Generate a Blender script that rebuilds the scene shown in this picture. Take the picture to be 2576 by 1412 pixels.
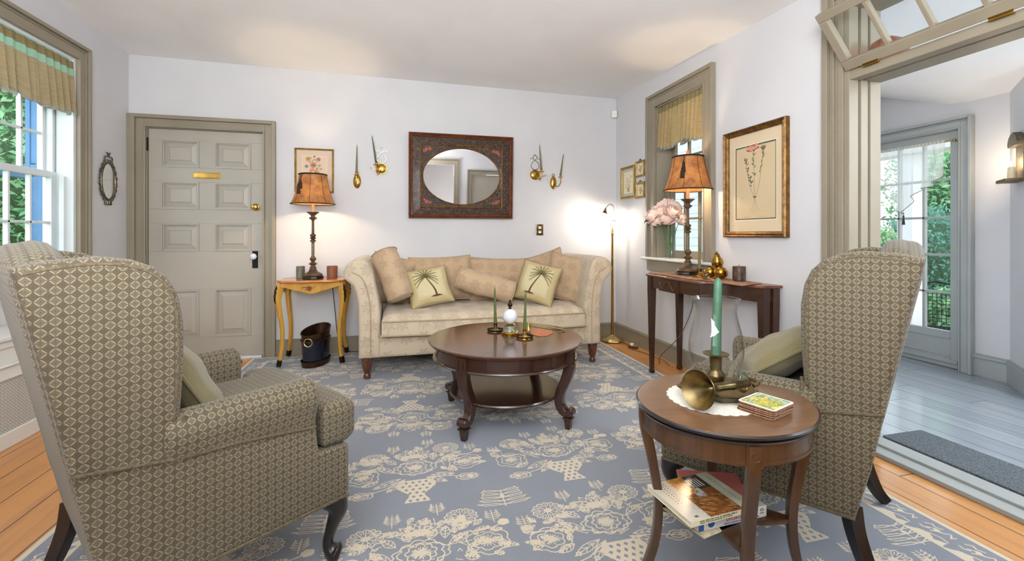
import bpy, math, random
import numpy as np
from mathutils import Vector, Matrix
random.seed(7); rng = np.random.default_rng(7)
for o in list(bpy.data.objects): bpy.data.objects.remove(o)
scene = bpy.context.scene
COL = scene.collection
PI = math.pi
def R(d): return math.radians(d)

# ---------------------------------------------------------------- camera
cam_d = bpy.data.cameras.new('camera'); cam = bpy.data.objects.new('camera', cam_d); COL.objects.link(cam)
cam.location = (0, 0, 1.15); cam.rotation_euler = (R(90), 0, R(-14.2))
cam_d.sensor_width = 36; cam_d.lens = 36 * 1130 / 2576; cam_d.shift_y = -116 / 2576
cam_d.clip_start = 0.05; cam_d.clip_end = 200
scene.camera = cam

# ---------------------------------------------------------------- world, sun, exposure
world = bpy.data.worlds.new('world'); scene.world = world; world.use_nodes = True
wn = world.node_tree.nodes; wl = world.node_tree.links; wn.clear()
w_out = wn.new('ShaderNodeOutputWorld'); w_bg = wn.new('ShaderNodeBackground')
w_sky = wn.new('ShaderNodeTexSky'); w_sky.sky_type = 'HOSEK_WILKIE'; w_sky.turbidity = 5; w_sky.ground_albedo = .4
w_sky.sun_direction = (-.3, -.5, .8)
w_mix = wn.new('ShaderNodeMix'); w_mix.data_type = 'RGBA'; w_mix.inputs[0].default_value = .55
wl.new(w_sky.outputs[0], w_mix.inputs[6]); w_mix.inputs[7].default_value = (.95, .98, 1.0, 1)
wl.new(w_mix.outputs[2], w_bg.inputs[0]); w_bg.inputs[1].default_value = 3.2
wl.new(w_bg.outputs[0], w_out.inputs[0])
vs = scene.view_settings
scene.display_settings.display_device = 'sRGB'
vs.view_transform = 'Standard'; vs.look = 'None'; vs.gamma = 1; vs.use_curve_mapping = False
vs.exposure = 0.5
def area(name, loc, target, sx, sy, power, color=(1, 1, 1)):
    d = bpy.data.lights.new(name, 'AREA'); d.shape = 'RECTANGLE'; d.size = sx; d.size_y = sy; d.energy = power; d.color = color
    o = bpy.data.objects.new(name, d); COL.objects.link(o); o.location = loc
    o.rotation_euler = (Vector(target) - Vector(loc)).to_track_quat('-Z', 'Y').to_euler(); return o
def point(name, loc, power, color, r=.03):
    d = bpy.data.lights.new(name, 'POINT'); d.energy = power; d.color = color; d.shadow_soft_size = r
    o = bpy.data.objects.new(name, d); COL.objects.link(o); o.location = loc; return o
# added fill lamps, all unseen, and daylight from the window on the left wall
area('rear_fill', (-1.35, -1.28, 1.55), (-.6, 4, 1.3), 1.5, 1.5, 22, (1, .985, .97))  # added fill lamp behind the camera, shining in through the added rear window
area('hall_fill', (2.4, -2.6, 1.4), (0, -2.4, 1.3), 1.6, 1.6, 40, (1, .985, .97))  # added lamp that brightens the hall, kept out of the mirror's view
area('ceiling_bounce_fill', (-.2, -.3, 1.7), (.2, .9, 3.2), 1.4, 1.4, 122, (.97, .98, .99))  # added fill lamp near the camera, aimed up to bounce off the ceiling
area('left_window_daylight', (-2.9, 2.2, 2.2), (.5, 3.2, .4), 1.0, 1.2, 30, (.88, .95, 1))
area('sunroom_fill', (3.7, .2, 2.05), (3.7, 2.4, .4), 1.0, 1.4, 58, (.88, .95, 1))  # added fill lamp hung inside the sunroom, out of view

# ---------------------------------------------------------------- helpers
def lin(c):
    return tuple((x / 255 / 12.92 if x / 255 <= .04045 else ((x / 255 + .055) / 1.055) ** 2.4) for x in c[:3]) + (1,)
class NT:
    """tiny node builder"""
    def __init__(s, m): s.t = m.node_tree; s.n = s.t.nodes; s.l = s.t.links
    def new(s, k, **kw):
        n = s.n.new(k)
        for a, b in kw.items(): setattr(n, a, b)
        return n
    def link(s, a, b): s.l.new(a, b)
    def put(s, sock, v):
        if isinstance(v, bpy.types.NodeSocket): s.l.new(v, sock)
        else: sock.default_value = v
    def math(s, op, a, b=0., c=0., clamp=False):
        n = s.new('ShaderNodeMath', operation=op); n.use_clamp = clamp
        s.put(n.inputs[0], a); s.put(n.inputs[1], b); s.put(n.inputs[2], c); return n.outputs[0]
    def mix(s, f, a, b):
        n = s.new('ShaderNodeMix', data_type='RGBA'); s.put(n.inputs[0], f); s.put(n.inputs[6], a); s.put(n.inputs[7], b); return n.outputs[2]
    def noise(s, vec, scale, detail=3, rough=.5, dist=0):
        n = s.new('ShaderNodeTexNoise'); n.inputs['Scale'].default_value = scale; n.inputs['Detail'].default_value = detail
        n.inputs['Roughness'].default_value = rough; n.inputs['Distortion'].default_value = dist
        if vec is not None: s.link(vec, n.inputs['Vector'])
        return n
    def step(s, v, lo, hi):
        n = s.new('ShaderNodeMapRange', interpolation_type='SMOOTHSTEP'); s.put(n.inputs[0], v)
        n.inputs[1].default_value = lo; n.inputs[2].default_value = hi; return n.outputs[0]
    def sep(s, v):
        n = s.new('ShaderNodeSeparateXYZ'); s.link(v, n.inputs[0]); return n.outputs
    def comb(s, x, y, z=0.):
        n = s.new('ShaderNodeCombineXYZ'); s.put(n.inputs[0], x); s.put(n.inputs[1], y); s.put(n.inputs[2], z); return n.outputs[0]
    def mapping(s, v, sc=(1, 1, 1), rot=(0, 0, 0)):
        n = s.new('ShaderNodeMapping'); s.link(v, n.inputs[0]); n.inputs['Scale'].default_value = sc; n.inputs['Rotation'].default_value = rot; return n.outputs[0]
    def bump(s, h, strength=.3, dist=.002):
        n = s.new('ShaderNodeBump'); n.inputs['Strength'].default_value = strength; n.inputs['Distance'].default_value = dist
        s.link(h, n.inputs['Height']); s.link(n.outputs[0], s.b.inputs['Normal']); return n
def base(name, col=(200, 200, 200), rough=.5, metal=0., spec=.5, coat=0., sheen=0.):
    m = bpy.data.materials.new(name); m.use_nodes = True
    t = NT(m); t.b = t.n['Principled BSDF']; t.b.inputs['Base Color'].default_value = lin(col)
    t.b.inputs['Roughness'].default_value = rough; t.b.inputs['Metallic'].default_value = metal
    t.b.inputs['Specular IOR Level'].default_value = spec; t.b.inputs['Coat Weight'].default_value = coat
    t.b.inputs['Coat Roughness'].default_value = .12; t.b.inputs['Sheen Weight'].default_value = sheen
    t.co = t.new('ShaderNodeTexCoord'); return m, t
M = {}
def plain(key, col, rough=.5, metal=0., var=0., scale=8., bump=0., bscale=60., **k):
    m, t = base(key, col, rough, metal, **k)
    if var:
        n = t.noise(t.co.outputs['Object'], scale, 4)
        c2 = tuple(max(0, x * (1 - var)) for x in col)
        f = t.step(n.outputs[0], .3, .7); t.link(t.mix(f, lin(c2), lin(col)), t.b.inputs['Base Color'])
    if bump:
        n = t.noise(t.co.outputs['Object'], bscale, 3); t.bump(n.outputs[0], bump, .002)
    M[key] = m; return m

# --- mesh collector
class G:
    def __init__(s): s.v = []; s.f = []; s.uv = []; s.mi = []
    def add(s, verts, faces, uv=None, m=0, T=None):
        k = len(s.v)
        for p in verts:
            p = Vector(p); s.v.append(tuple(T @ p if T is not None else p))
        for i, f in enumerate(faces):
            s.f.append([k + q for q in f]); s.uv.append(uv[i] if uv else None); s.mi.append(m)
        return s
    def box(s, a, b, m=0, T=None):
        x0, y0, z0 = [min(p, q) for p, q in zip(a, b)]; x1, y1, z1 = [max(p, q) for p, q in zip(a, b)]
        v = [(x0, y0, z0), (x1, y0, z0), (x1, y1, z0), (x0, y1, z0), (x0, y0, z1), (x1, y0, z1), (x1, y1, z1), (x0, y1, z1)]
        return s.add(v, [(0, 3, 2, 1), (4, 5, 6, 7), (0, 1, 5, 4), (1, 2, 6, 5), (2, 3, 7, 6), (3, 0, 4, 7)], m=m, T=T)
    def grid(s, fn, nu, nv, cu=False, cv=False, m=0, T=None, flip=False, uvfn=None):
        """fn(i/nu, j/nv) -> xyz, uv by arc length"""
        mu = nu if cu else nu + 1; mv = nv if cv else nv + 1
        P = np.array([[fn(i / nu, j / nv) for j in range(nv + 1)] for i in range(nu + 1)], float)
        du = np.zeros((nu + 1, nv + 1)); dv = np.zeros((nu + 1, nv + 1))
        du[1:] = np.cumsum(np.linalg.norm(P[1:] - P[:-1], axis=2), 0).mean(1, keepdims=True)
        dv[:, 1:] = np.cumsum(np.linalg.norm(P[:, 1:] - P[:, :-1], axis=2).mean(0))[None, :]
        if uvfn:
            for i in range(nu + 1):
                for j in range(nv + 1): du[i, j], dv[i, j] = uvfn(i / nu, j / nv)
        verts = [tuple(P[i, j]) for i in range(mu) for j in range(mv)]
        F = []; U = []
        for i in range(nu):
            for j in range(nv):
                q = [(i, j), (i + 1, j), (i + 1, j + 1), (i, j + 1)]
                if flip: q = q[::-1]
                F.append([(a % mu) * mv + (b % mv) for a, b in q]); U.append([(du[a, b], dv[a, b]) for a, b in q])
        return s.add(verts, F, U, m, T)
    def lathe(s, prof, n=28, c=(0, 0, 0), m=0, T=None, caps=True):
        c = Vector(c); N = len(prof) - 1
        s.grid(lambda i, j: (c.x + prof[round(j * N)][0] * math.cos(i * 2 * PI), c.y + prof[round(j * N)][0] * math.sin(i * 2 * PI), c.z + prof[round(j * N)][1]), n, N, cu=True, m=m, T=T)
        if caps:
            for e, rev in ((0, True), (-1, False)):
                r, z = prof[e]
                if r > 1e-4:
                    vv = [(c.x + r * math.cos(i * 2 * PI / n), c.y + r * math.sin(i * 2 * PI / n), c.z + z) for i in range(n)]
                    s.add(vv, [list(range(n))[::-1] if rev else list(range(n))], m=m, T=T)
        return s
    def tube(s, pts, r, n=8, closed=False, m=0, T=None, flat=1.0, caps=True):
        P = [Vector(p) for p in pts]; k = len(P)
        rad = [r] * k if not hasattr(r, '__len__') else list(r)
        tan = []
        for i in range(k):
            a = P[(i - 1) % k] if (closed or i > 0) else P[i]; b = P[(i + 1) % k] if (closed or i < k - 1) else P[i]
            t = (b - a); tan.append(t.normalized() if t.length > 1e-9 else Vector((0, 0, 1)))
        up = Vector((0, 0, 1)) if abs(tan[0].z) < .9 else Vector((1, 0, 0))
        nrm = (up - tan[0] * up.dot(tan[0])).normalized(); fr = []
        for i in range(k):
            nrm = (nrm - tan[i] * nrm.dot(tan[i])); nrm = nrm.normalized() if nrm.length > 1e-6 else Vector((1, 0, 0))
            fr.append((nrm.copy(), tan[i].cross(nrm)))
        def fn(u, v):
            i = round(u * (k if closed else k - 1)) % k if closed else round(u * (k - 1)); a = v * 2 * PI
            return tuple(P[i] + fr[i][0] * (math.cos(a) * rad[i]) + fr[i][1] * (math.sin(a) * rad[i] * flat))
        s.grid(fn, k if closed else k - 1, n, cu=closed, cv=True, m=m, T=T, flip=True)
        if caps and not closed:
            for e in (0, k - 1):
                vv = [tuple(P[e] + fr[e][0] * (math.cos(a) * rad[e]) + fr[e][1] * (math.sin(a) * rad[e] * flat)) for a in [q * 2 * PI / n for q in range(n)]]
                s.add(vv, [list(range(n)) if e else list(range(n))[::-1]], m=m, T=T)
        return s
    def prism(s, poly, lo, hi, axis='z', m=0, T=None):
        """poly: 2D ccw; axis z:(x,y) y:(x,z) x:(y,z)"""
        def p3(a, b, h): return (a, b, h) if axis == 'z' else ((a, h, b) if axis == 'y' else (h, a, b))
        n = len(poly); vv = [p3(a, b, lo) for a, b in poly] + [p3(a, b, hi) for a, b in poly]
        A = sum(poly[i][0] * poly[(i + 1) % n][1] - poly[(i + 1) % n][0] * poly[i][1] for i in range(n))
        rev = (A < 0) != (axis == 'y')
        F = [list(range(n))[::-1], list(range(n, 2 * n))] + [[i, (i + 1) % n, n + (i + 1) % n, n + i] for i in range(n)]
        if rev: F = [f[::-1] for f in F]
        return s.add(vv, F, m=m, T=T)
    def slab(s, poly, lo, hi, r=.02, axis='z', m=0, T=None, k=4):
        """soft-edged prism"""
        rings = []
        for j in range(k + 1):
            a = j / k * PI / 2; rings.append((inset(poly, r * (1 - math.sin(a))), lo + r * (1 - math.cos(a))))
        for j in range(k + 1):
            a = PI / 2 - j / k * PI / 2; rings.append((inset(poly, r * (1 - math.sin(a))), hi - r * (1 - math.cos(a))))
        def p3(p, h): return (p[0], p[1], h) if axis == 'z' else ((p[0], h, p[1]) if axis == 'y' else (h, p[0], p[1]))
        n = len(poly); vv = [p3(q, h) for pl, h in rings for q in pl]
        A = sum(poly[i][0] * poly[(i + 1) % n][1] - poly[(i + 1) % n][0] * poly[i][1] for i in range(n))
        rev = (A < 0) != (axis == 'y'); N = len(rings)
        F = [[j * n + i, j * n + (i + 1) % n, (j + 1) * n + (i + 1) % n, (j + 1) * n + i] for j in range(N - 1) for i in range(n)]
        F += [list(range(n))[::-1], [(N - 1) * n + i for i in range(n)]]
        if rev: F = [f[::-1] for f in F]
        return s.add(vv, F, m=m, T=T)
    def ball(s, c, r, n=16, m=0, T=None):
        rx, ry, rz = (r, r, r) if not hasattr(r, '__len__') else r
        return s.grid(lambda i, j: (c[0] + rx * math.sin(max(1e-3, min(PI - 1e-3, j * PI))) * math.cos(i * 2 * PI), c[1] + ry * math.sin(max(1e-3, min(PI - 1e-3, j * PI))) * math.sin(i * 2 * PI), c[2] - rz * math.cos(j * PI)), n, max(6, n // 2), cu=True, m=m, T=T)
    def build(s, name, mat, parent=None, smooth=40, bevel=0, label=None, subsurf=0, loc=None, seg=2):
        me = bpy.data.meshes.new(name); me.from_pydata(s.v, [], s.f)
        mats = mat if isinstance(mat, (list, tuple)) else [mat]
        for q in mats: me.materials.append(M[q] if isinstance(q, str) else q)
        me.polygons.foreach_set('material_index', s.mi)
        uvl = me.uv_layers.new(name='UVMap'); V = s.v
        data = np.zeros((len(me.loops), 2)); li = 0
        for f, u in zip(s.f, s.uv):
            if u is None:
                a, b, c = (Vector(V[f[0]]), Vector(V[f[len(f) // 3]]), Vector(V[f[2 * len(f) // 3]]))
                nn = (b - a).cross(c - a); ax = max(range(3), key=lambda q: abs(nn[q]))
                i0, i1 = ((1, 2), (0, 2), (0, 1))[ax]
                for q in f: data[li] = (V[q][i0], V[q][i1]); li += 1
            else:
                for q in u: data[li] = q; li += 1
        uvl.data.foreach_set('uv', data.ravel())
        me.validate(); me.update()
        if smooth:
            me.polygons.foreach_set('use_smooth', [True] * len(me.polygons)); me.set_sharp_from_angle(angle=R(smooth))
        o = bpy.data.objects.new(name, me); COL.objects.link(o)
        if parent: o.parent = parent
        if loc: o.location = loc
        if bevel:
            b = o.modifiers.new('bevel', 'BEVEL'); b.width = bevel; b.segments = seg; b.limit_method = 'ANGLE'; b.angle_limit = R(40)
            b.harden_normals = False
        if subsurf:
            b = o.modifiers.new('sub', 'SUBSURF'); b.levels = subsurf; b.render_levels = subsurf
        if label: o['label'] = label
        return o
def inset(poly, d):
    n = len(poly); out = []
    A = sum(poly[i][0] * poly[(i + 1) % n][1] - poly[(i + 1) % n][0] * poly[i][1] for i in range(n))
    sg = 1 if A > 0 else -1
    for i in range(n):
        p0, p1, p2 = Vector(poly[i - 1]), Vector(poly[i]), Vector(poly[(i + 1) % n])
        e1 = (p1 - p0); e2 = (p2 - p1)
        e1 = e1.normalized() if e1.length > 1e-9 else Vector((1, 0)); e2 = e2.normalized() if e2.length > 1e-9 else e1
        n1 = Vector((-e1.y, e1.x)) * sg; n2 = Vector((-e2.y, e2.x)) * sg
        b = (n1 + n2); b = b.normalized() if b.length > 1e-6 else n1
        cs = max(.5, b.dot(n1)); out.append(tuple(p1 + b * (d / cs)))
    return out
def rrect(x0, y0, x1, y1, r, k=5):
    out = []
    for cx, cy, a0 in ((x1 - r, y0 + r, -90), (x1 - r, y1 - r, 0), (x0 + r, y1 - r, 90), (x0 + r, y0 + r, 180)):
        for j in range(k + 1): a = R(a0 + 90 * j / k); out.append((cx + r * math.cos(a), cy + r * math.sin(a)))
    return out
def spline(pts, n=40):
    """catmull-rom"""
    P = [np.array(p, float) for p in pts]; P = [2 * P[0] - P[1]] + P + [2 * P[-1] - P[-2]]; K = len(P) - 3; out = []
    for q in range(n + 1):
        t = q / n * K; i = min(int(t), K - 1); f = t - i; a, b, c, d = P[i:i + 4]
        out.append(tuple(.5 * ((2 * b) + (c - a) * f + (2 * a - 5 * b + 4 * c - d) * f * f + (3 * b - a - 3 * c + d) * f ** 3)))
    return out
def tag(o, label, cat, group=None, kind=None):
    if label: o['label'] = label
    if cat: o['category'] = cat
    if group: o['group'] = group
    if kind: o['kind'] = kind
    return o
def thing(name, label, cat, loc=(0, 0, 0), rz=0., group=None):
    o = bpy.data.objects.new(name, None); COL.objects.link(o); o.location = loc; o.rotation_euler = (0, 0, rz); o.empty_display_size = .1
    return tag(o, label, cat, group)
def struct(name, label=None, loc=(0, 0, 0)):
    o = bpy.data.objects.new(name, None); COL.objects.link(o); o.location = loc; o['kind'] = 'structure'; o.empty_display_size = .1
    if label: o['label'] = label
    return o
def kids(o): return [c for c in bpy.data.objects if c.parent == o]
def copy_tree(o, parent=None):
    c = o.copy(); COL.objects.link(c)
    if parent: c.parent = parent
    for ch in kids(o): copy_tree(ch, c)
    return c
# --- little painter: coloured pattern stored per vertex of a fine panel
class Canvas:
    def __init__(s, w, h, res, col=(255, 255, 255)):
        s.nx = int(round(w * res)) + 1; s.ny = int(round(h * res)) + 1; s.w = w; s.h = h; s.res = (s.nx - 1) / w
        s.a = np.zeros((s.ny, s.nx, 3)); s.a[:] = lin(col)[:3]
        s.X, s.Y = np.meshgrid(np.linspace(0, w, s.nx), np.linspace(0, h, s.ny))
    def _blend(s, sl, cov, col):
        c = np.array(lin(col)[:3]); s.a[sl] = s.a[sl] * (1 - cov[..., None]) + c * cov[..., None]
    def _win(s, x0, y0, x1, y1):
        p = 2 / s.res
        i0 = max(0, int((x0 - p) * s.res)); i1 = min(s.nx, int((x1 + p) * s.res) + 2); j0 = max(0, int((y0 - p) * s.res)); j1 = min(s.ny, int((y1 + p) * s.res) + 2)
        return (slice(j0, max(j0, j1)), slice(i0, max(i0, i1)))
    def line(s, pts, w, col):
        for (xa, ya), (xb, yb) in zip(pts[:-1], pts[1:]):
            sl = s._win(min(xa, xb) - w, min(ya, yb) - w, max(xa, xb) + w, max(ya, yb) + w); X = s.X[sl]; Y = s.Y[sl]
            if X.size == 0: continue
            dx, dy = xb - xa, yb - ya; L = dx * dx + dy * dy + 1e-12; t = np.clip(((X - xa) * dx + (Y - ya) * dy) / L, 0, 1)
            d = np.hypot(X - xa - t * dx, Y - ya - t * dy); s._blend(sl, np.clip((w / 2 - d) * s.res + .5, 0, 1), col)
        return s
    def ell(s, cx, cy, rx, ry, col, ang=0.):
        r = max(rx, ry); sl = s._win(cx - r, cy - r, cx + r, cy + r); X = s.X[sl] - cx; Y = s.Y[sl] - cy
        if X.size == 0: return s
        c, q = math.cos(ang), math.sin(ang); u = (X * c + Y * q) / rx; v = (-X * q + Y * c) / ry
        d = (np.hypot(u, v) - 1) * min(rx, ry); s._blend(sl, np.clip(.5 - d * s.res, 0, 1), col); return s
    def poly(s, pts, col):
        P = np.array(pts); sl = s._win(P[:, 0].min(), P[:, 1].min(), P[:, 0].max(), P[:, 1].max()); X = s.X[sl]; Y = s.Y[sl]
        if X.size == 0: return s
        ins = np.zeros(X.shape, bool); n = len(P)
        for i in range(n):
            (xa, ya), (xb, yb) = P[i], P[(i + 1) % n]
            if ya == yb: continue
            ins ^= ((ya > Y) != (yb > Y)) & (X < (xb - xa) * (Y - ya) / (yb - ya) + xa)
        s._blend(sl, ins.astype(float), col); return s
    def rect(s, x0, y0, x1, y1, col): return s.poly([(x0, y0), (x1, y0), (x1, y1), (x0, y1)], col)
    def panel(s, name, mat, parent, fn=None, T=None, thick=.001, smooth=40, loc=None):
        """mesh sheet carrying the painting; fn maps (x,y)->xyz"""
        fn = fn or (lambda x, y: (x - s.w / 2, 0, y - s.h / 2))
        pts = [fn(x, y) for y in np.linspace(0, s.h, s.ny) for x in np.linspace(0, s.w, s.nx)]
        if T is not None: pts = [tuple(T @ Vector(p)) for p in pts]
        nx, ny = s.nx, s.ny
        ii = (np.arange(ny - 1)[:, None] * nx + np.arange(nx - 1)[None, :]).ravel(); F = np.stack([ii, ii + 1, ii + nx + 1, ii + nx], 1).astype(np.int32)
        me = bpy.data.meshes.new(name); me.vertices.add(nx * ny); me.vertices.foreach_set('co', np.array(pts, np.float32).ravel()); me.loops.add(F.size); me.loops.foreach_set('vertex_index', F.ravel())
        me.polygons.add(len(F)); me.polygons.foreach_set('loop_start', np.arange(0, F.size, 4, dtype=np.int32)); me.update(calc_edges=True)
        at = me.color_attributes.new('Col', 'FLOAT_COLOR', 'POINT'); c = np.ones((nx * ny, 4)); c[:, :3] = s.a.reshape(-1, 3)
        at.data.foreach_set('color', c.ravel().astype(np.float32)); me.materials.append(M[mat] if isinstance(mat, str) else mat); me.update()
        if smooth: me.polygons.foreach_set('use_smooth', np.ones(len(me.polygons), bool))
        o = bpy.data.objects.new(name, me); COL.objects.link(o); o.parent = parent
        if loc: o.location = loc
        return o
def text(s, size, mat, parent, T, name='lettering', depth=.0004, font_w=1.0):
    """raised lettering as a mesh part"""
    cu = bpy.data.curves.new(name, 'FONT'); cu.body = s; cu.size = size; cu.extrude = depth; cu.resolution_u = 2; cu.align_x = 'CENTER'; cu.align_y = 'CENTER'
    tmp = bpy.data.objects.new(name, cu); COL.objects.link(tmp)
    me = bpy.data.meshes.new_from_object(tmp.evaluated_get(bpy.context.evaluated_depsgraph_get())); bpy.data.objects.remove(tmp); bpy.data.curves.remove(cu)
    S = Matrix.Diagonal((font_w, 1, 1, 1)); me.transform(T @ S); me.materials.clear(); me.materials.append(M[mat]); me.name = name
    o = bpy.data.objects.new(name, me); COL.objects.link(o); o.parent = parent; return o
# ---------------------------------------------------------------- materials
def m_wall(key, col, var=.03):
    m, t = base(key, col, .75, spec=.25)
    n = t.noise(t.co.outputs['Object'], 1.3, 4); f = t.step(n.outputs[0], .3, .7)
    t.link(t.mix(f, lin(tuple(x * (1 - var) for x in col)), lin(col)), t.b.inputs['Base Color'])
    n2 = t.noise(t.co.outputs['Object'], 7, 5, .6); t.bump(n2.outputs[0], .25, .01); M[key] = m
m_wall('wall_white', (209, 209, 212)); m_wall('ceiling_white', (240, 240, 240))
plain('trim_taupe', (146, 137, 119), .45, var=.05, scale=3, bump=.06, bscale=20)
plain('door_paint', (170, 165, 153), .42, var=.04, scale=2, bump=.05, bscale=15)
plain('trim_gray', (163, 168, 167), .4, var=.04, scale=3)
plain('trim_white', (222, 222, 218), .4); plain('sash_white', (214, 222, 224), .4)
plain('black_iron', (18, 18, 20), .45, .6); plain('dark_bronze', (60, 48, 34), .45, .8, var=.4, scale=30)
plain('brass', (200, 158, 80), .25, 1., var=.15, scale=20); plain('gold', (212, 160, 62), .22, 1., var=.3, scale=25, bump=.2, bscale=40)
plain('old_brass', (150, 132, 92), .34, 1., var=.35, scale=25); plain('pale_gold', (214, 188, 130), .25, .9, var=.1)
plain('gilt_frame', (136, 98, 48), .45, .6, var=.35, scale=30, bump=.2, bscale=80); plain('gilt_light', (176, 146, 82), .42, .6, var=.2, scale=20)
plain('silver', (190, 188, 180), .2, 1.); plain('pewter', (122, 112, 94), .4, .7, var=.3, scale=40, bump=.3, bscale=90)
plain('green_wax', (84, 96, 48), .4, var=.12, scale=6); plain('teal_wax', (66, 112, 88), .5, var=.1, scale=10); plain('olive_wax', (108, 104, 74), .4)
plain('gray_wax', (120, 118, 100), .45, var=.25, scale=12); plain('terracotta_wax', (150, 100, 72), .4, var=.1); plain('brown_wax', (92, 72, 56), .42, var=.5, scale=25)
plain('wick', (40, 36, 30), .9); plain('cord_black', (22, 20, 20), .5); plain('cord_brown', (86, 60, 34), .5)
plain('ivory_plastic', (236, 232, 222), .4); plain('white_paper', (232, 230, 222), .8); plain('page_edges', (214, 204, 182), .9, var=.1, scale=200)
plain('white_china', (206, 212, 218), .15, coat=.4); plain('blue_green_china', (112, 128, 110), .25, var=.5, scale=40, coat=.4)
plain('linen_doily', (222, 218, 208), .85, var=.05, scale=60, bump=.4, bscale=300); plain('raffia', (186, 140, 104), .9, var=.35, scale=120, bump=.8, bscale=250)
plain('dark_leg', (22, 14, 12), .28, coat=.4, var=.3, scale=10); plain('rose_red', (146, 52, 30), .5, var=.3, scale=60); plain('leaf_ink', (96, 66, 30), .5)
plain('blue_tin', (16, 22, 44), .25, coat=.4, var=.3, scale=8); plain('copper_brown', (88, 62, 44), .35, .75, var=.35, scale=14)
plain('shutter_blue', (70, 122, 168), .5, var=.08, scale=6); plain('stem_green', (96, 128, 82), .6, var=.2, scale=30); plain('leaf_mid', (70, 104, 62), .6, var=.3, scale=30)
plain('piping_tan', (168, 146, 116), .8); plain('welt_brown', (104, 92, 70), .85, var=.3, scale=160); plain('tassel_dark', (46, 26, 16), .8); plain('black_fringe', (24, 18, 16), .8)
plain('book_blue', (20, 92, 170), .4); plain('ink_dark', (60, 60, 58), .7); plain('ink_pink', (196, 110, 120), .7); plain('ink_olive', (120, 116, 78), .7); plain('ink_blue', (40, 100, 170), .6)
plain('cork', (170, 126, 96), .9, var=.3, scale=200, bump=.3, bscale=300); plain('concrete', (186, 186, 182), .9, var=.1, scale=6); plain('white_paint_ext', (236, 238, 240), .6)
plain('pink_mat', (196, 120, 84), .8, var=.2, scale=90); plain('wire_thin', (120, 116, 110), .4, .7); plain('cream_tube', (214, 204, 170), .5)
plain('antique_wood', (112, 84, 56), .45, var=.45, scale=18, bump=.4, bscale=50); plain('lamp_candle', (206, 130, 84), .5)
# mirror + glass
m, t = base('mirror_glass', (235, 238, 240), .02, 1.); M['mirror_glass'] = m
def pane(key, tint=(.96, .985, 1), fres=1.45):
    m = bpy.data.materials.new(key); m.use_nodes = True; t = NT(m); t.n.clear()
    o = t.new('ShaderNodeOutputMaterial'); tr = t.new('ShaderNodeBsdfTransparent'); tr.inputs[0].default_value = (*tint, 1)
    gl = t.new('ShaderNodeBsdfGlossy'); gl.inputs['Roughness'].default_value = .02
    fr = t.new('ShaderNodeFresnel'); ge = t.new('ShaderNodeNewGeometry'); t.link(t.math('ADD', fres, t.math('MULTIPLY', ge.outputs['Backfacing'], 1 / fres - fres)), fr.inputs[0])
    mx = t.new('ShaderNodeMixShader'); t.link(fr.outputs[0], mx.inputs[0]); t.link(tr.outputs[0], mx.inputs[1]); t.link(gl.outputs[0], mx.inputs[2]); t.link(mx.outputs[0], o.inputs[0]); M[key] = m
pane('window_pane', (.95, .99, 1)); pane('picture_glass', (1, 1, 1), 1.3); pane('vase_glass', (.93, .97, .97), 1.5); pane('hurricane_glass', (.965, .965, .96), 1.38); pane('smoky_glass', (.62, .55, .48), 1.4)
pane('amber_glass', (.75, .45, .35), 1.8)
# painted vertex colour
def painted(key, rough=.6, bump=0., sheen=0., coat=0.):
    m, t = base(key, (255, 255, 255), rough, sheen=sheen, coat=coat); a = t.new('ShaderNodeAttribute', attribute_name='Col')
    t.link(a.outputs['Color'], t.b.inputs['Base Color'])
    if bump: n = t.noise(t.co.outputs['Object'], 60, 3); t.bump(n.outputs[0], bump, .003)
    M[key] = m
painted('print_paper', .8); painted('print_cloth', .9, .5); painted('print_gloss', .25, coat=.3); painted('lacquer_print', .35, .2)
# mahogany etc
def wood(key, c1, c2, rough=.22, coat=.5, scale=1., stretch=(1, 12, 12)):
    m, t = base(key, c1, rough, coat=coat); v = t.mapping(t.co.outputs['Object'], stretch)
    n = t.noise(v, 3 * scale, 6, .6, 1.2); f = t.step(n.outputs[0], .3, .72); t.link(t.mix(f, lin(c1), lin(c2)), t.b.inputs['Base Color'])
    n2 = t.noise(v, 14 * scale, 3); t.bump(n2.outputs[0], .05, .001); M[key] = m
wood('mahogany', (44, 22, 14), (58, 32, 20), .2, .5); wood('mahogany_top', (74, 44, 32), (94, 60, 44), .16, .55)
wood('walnut', (58, 37, 21), (78, 52, 31), .3, .35, stretch=(12, 12, 1)); wood('walnut_top', (98, 70, 48), (112, 82, 58), .32, .4, stretch=(1, 10, 10))
wood('console_wood', (46, 25, 15), (66, 38, 23), .28, .3, stretch=(8, 1, 8)); wood('console_top', (92, 54, 36), (120, 76, 54), .3, .35, stretch=(8, 1, 8))
wood('turned_leg', (72, 36, 22), (104, 58, 36), .35, .3, stretch=(8, 8, 2)); wood('table_oak', (176, 104, 46), (206, 134, 66), .22, .5, stretch=(1, 9, 9))
wood('honey_paint', (186, 136, 48), (206, 158, 66), .3, .35, stretch=(3, 3, 1)); wood('mirror_wood', (84, 42, 20), (118, 66, 32), .35, .2, stretch=(4, 4, 4))
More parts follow.
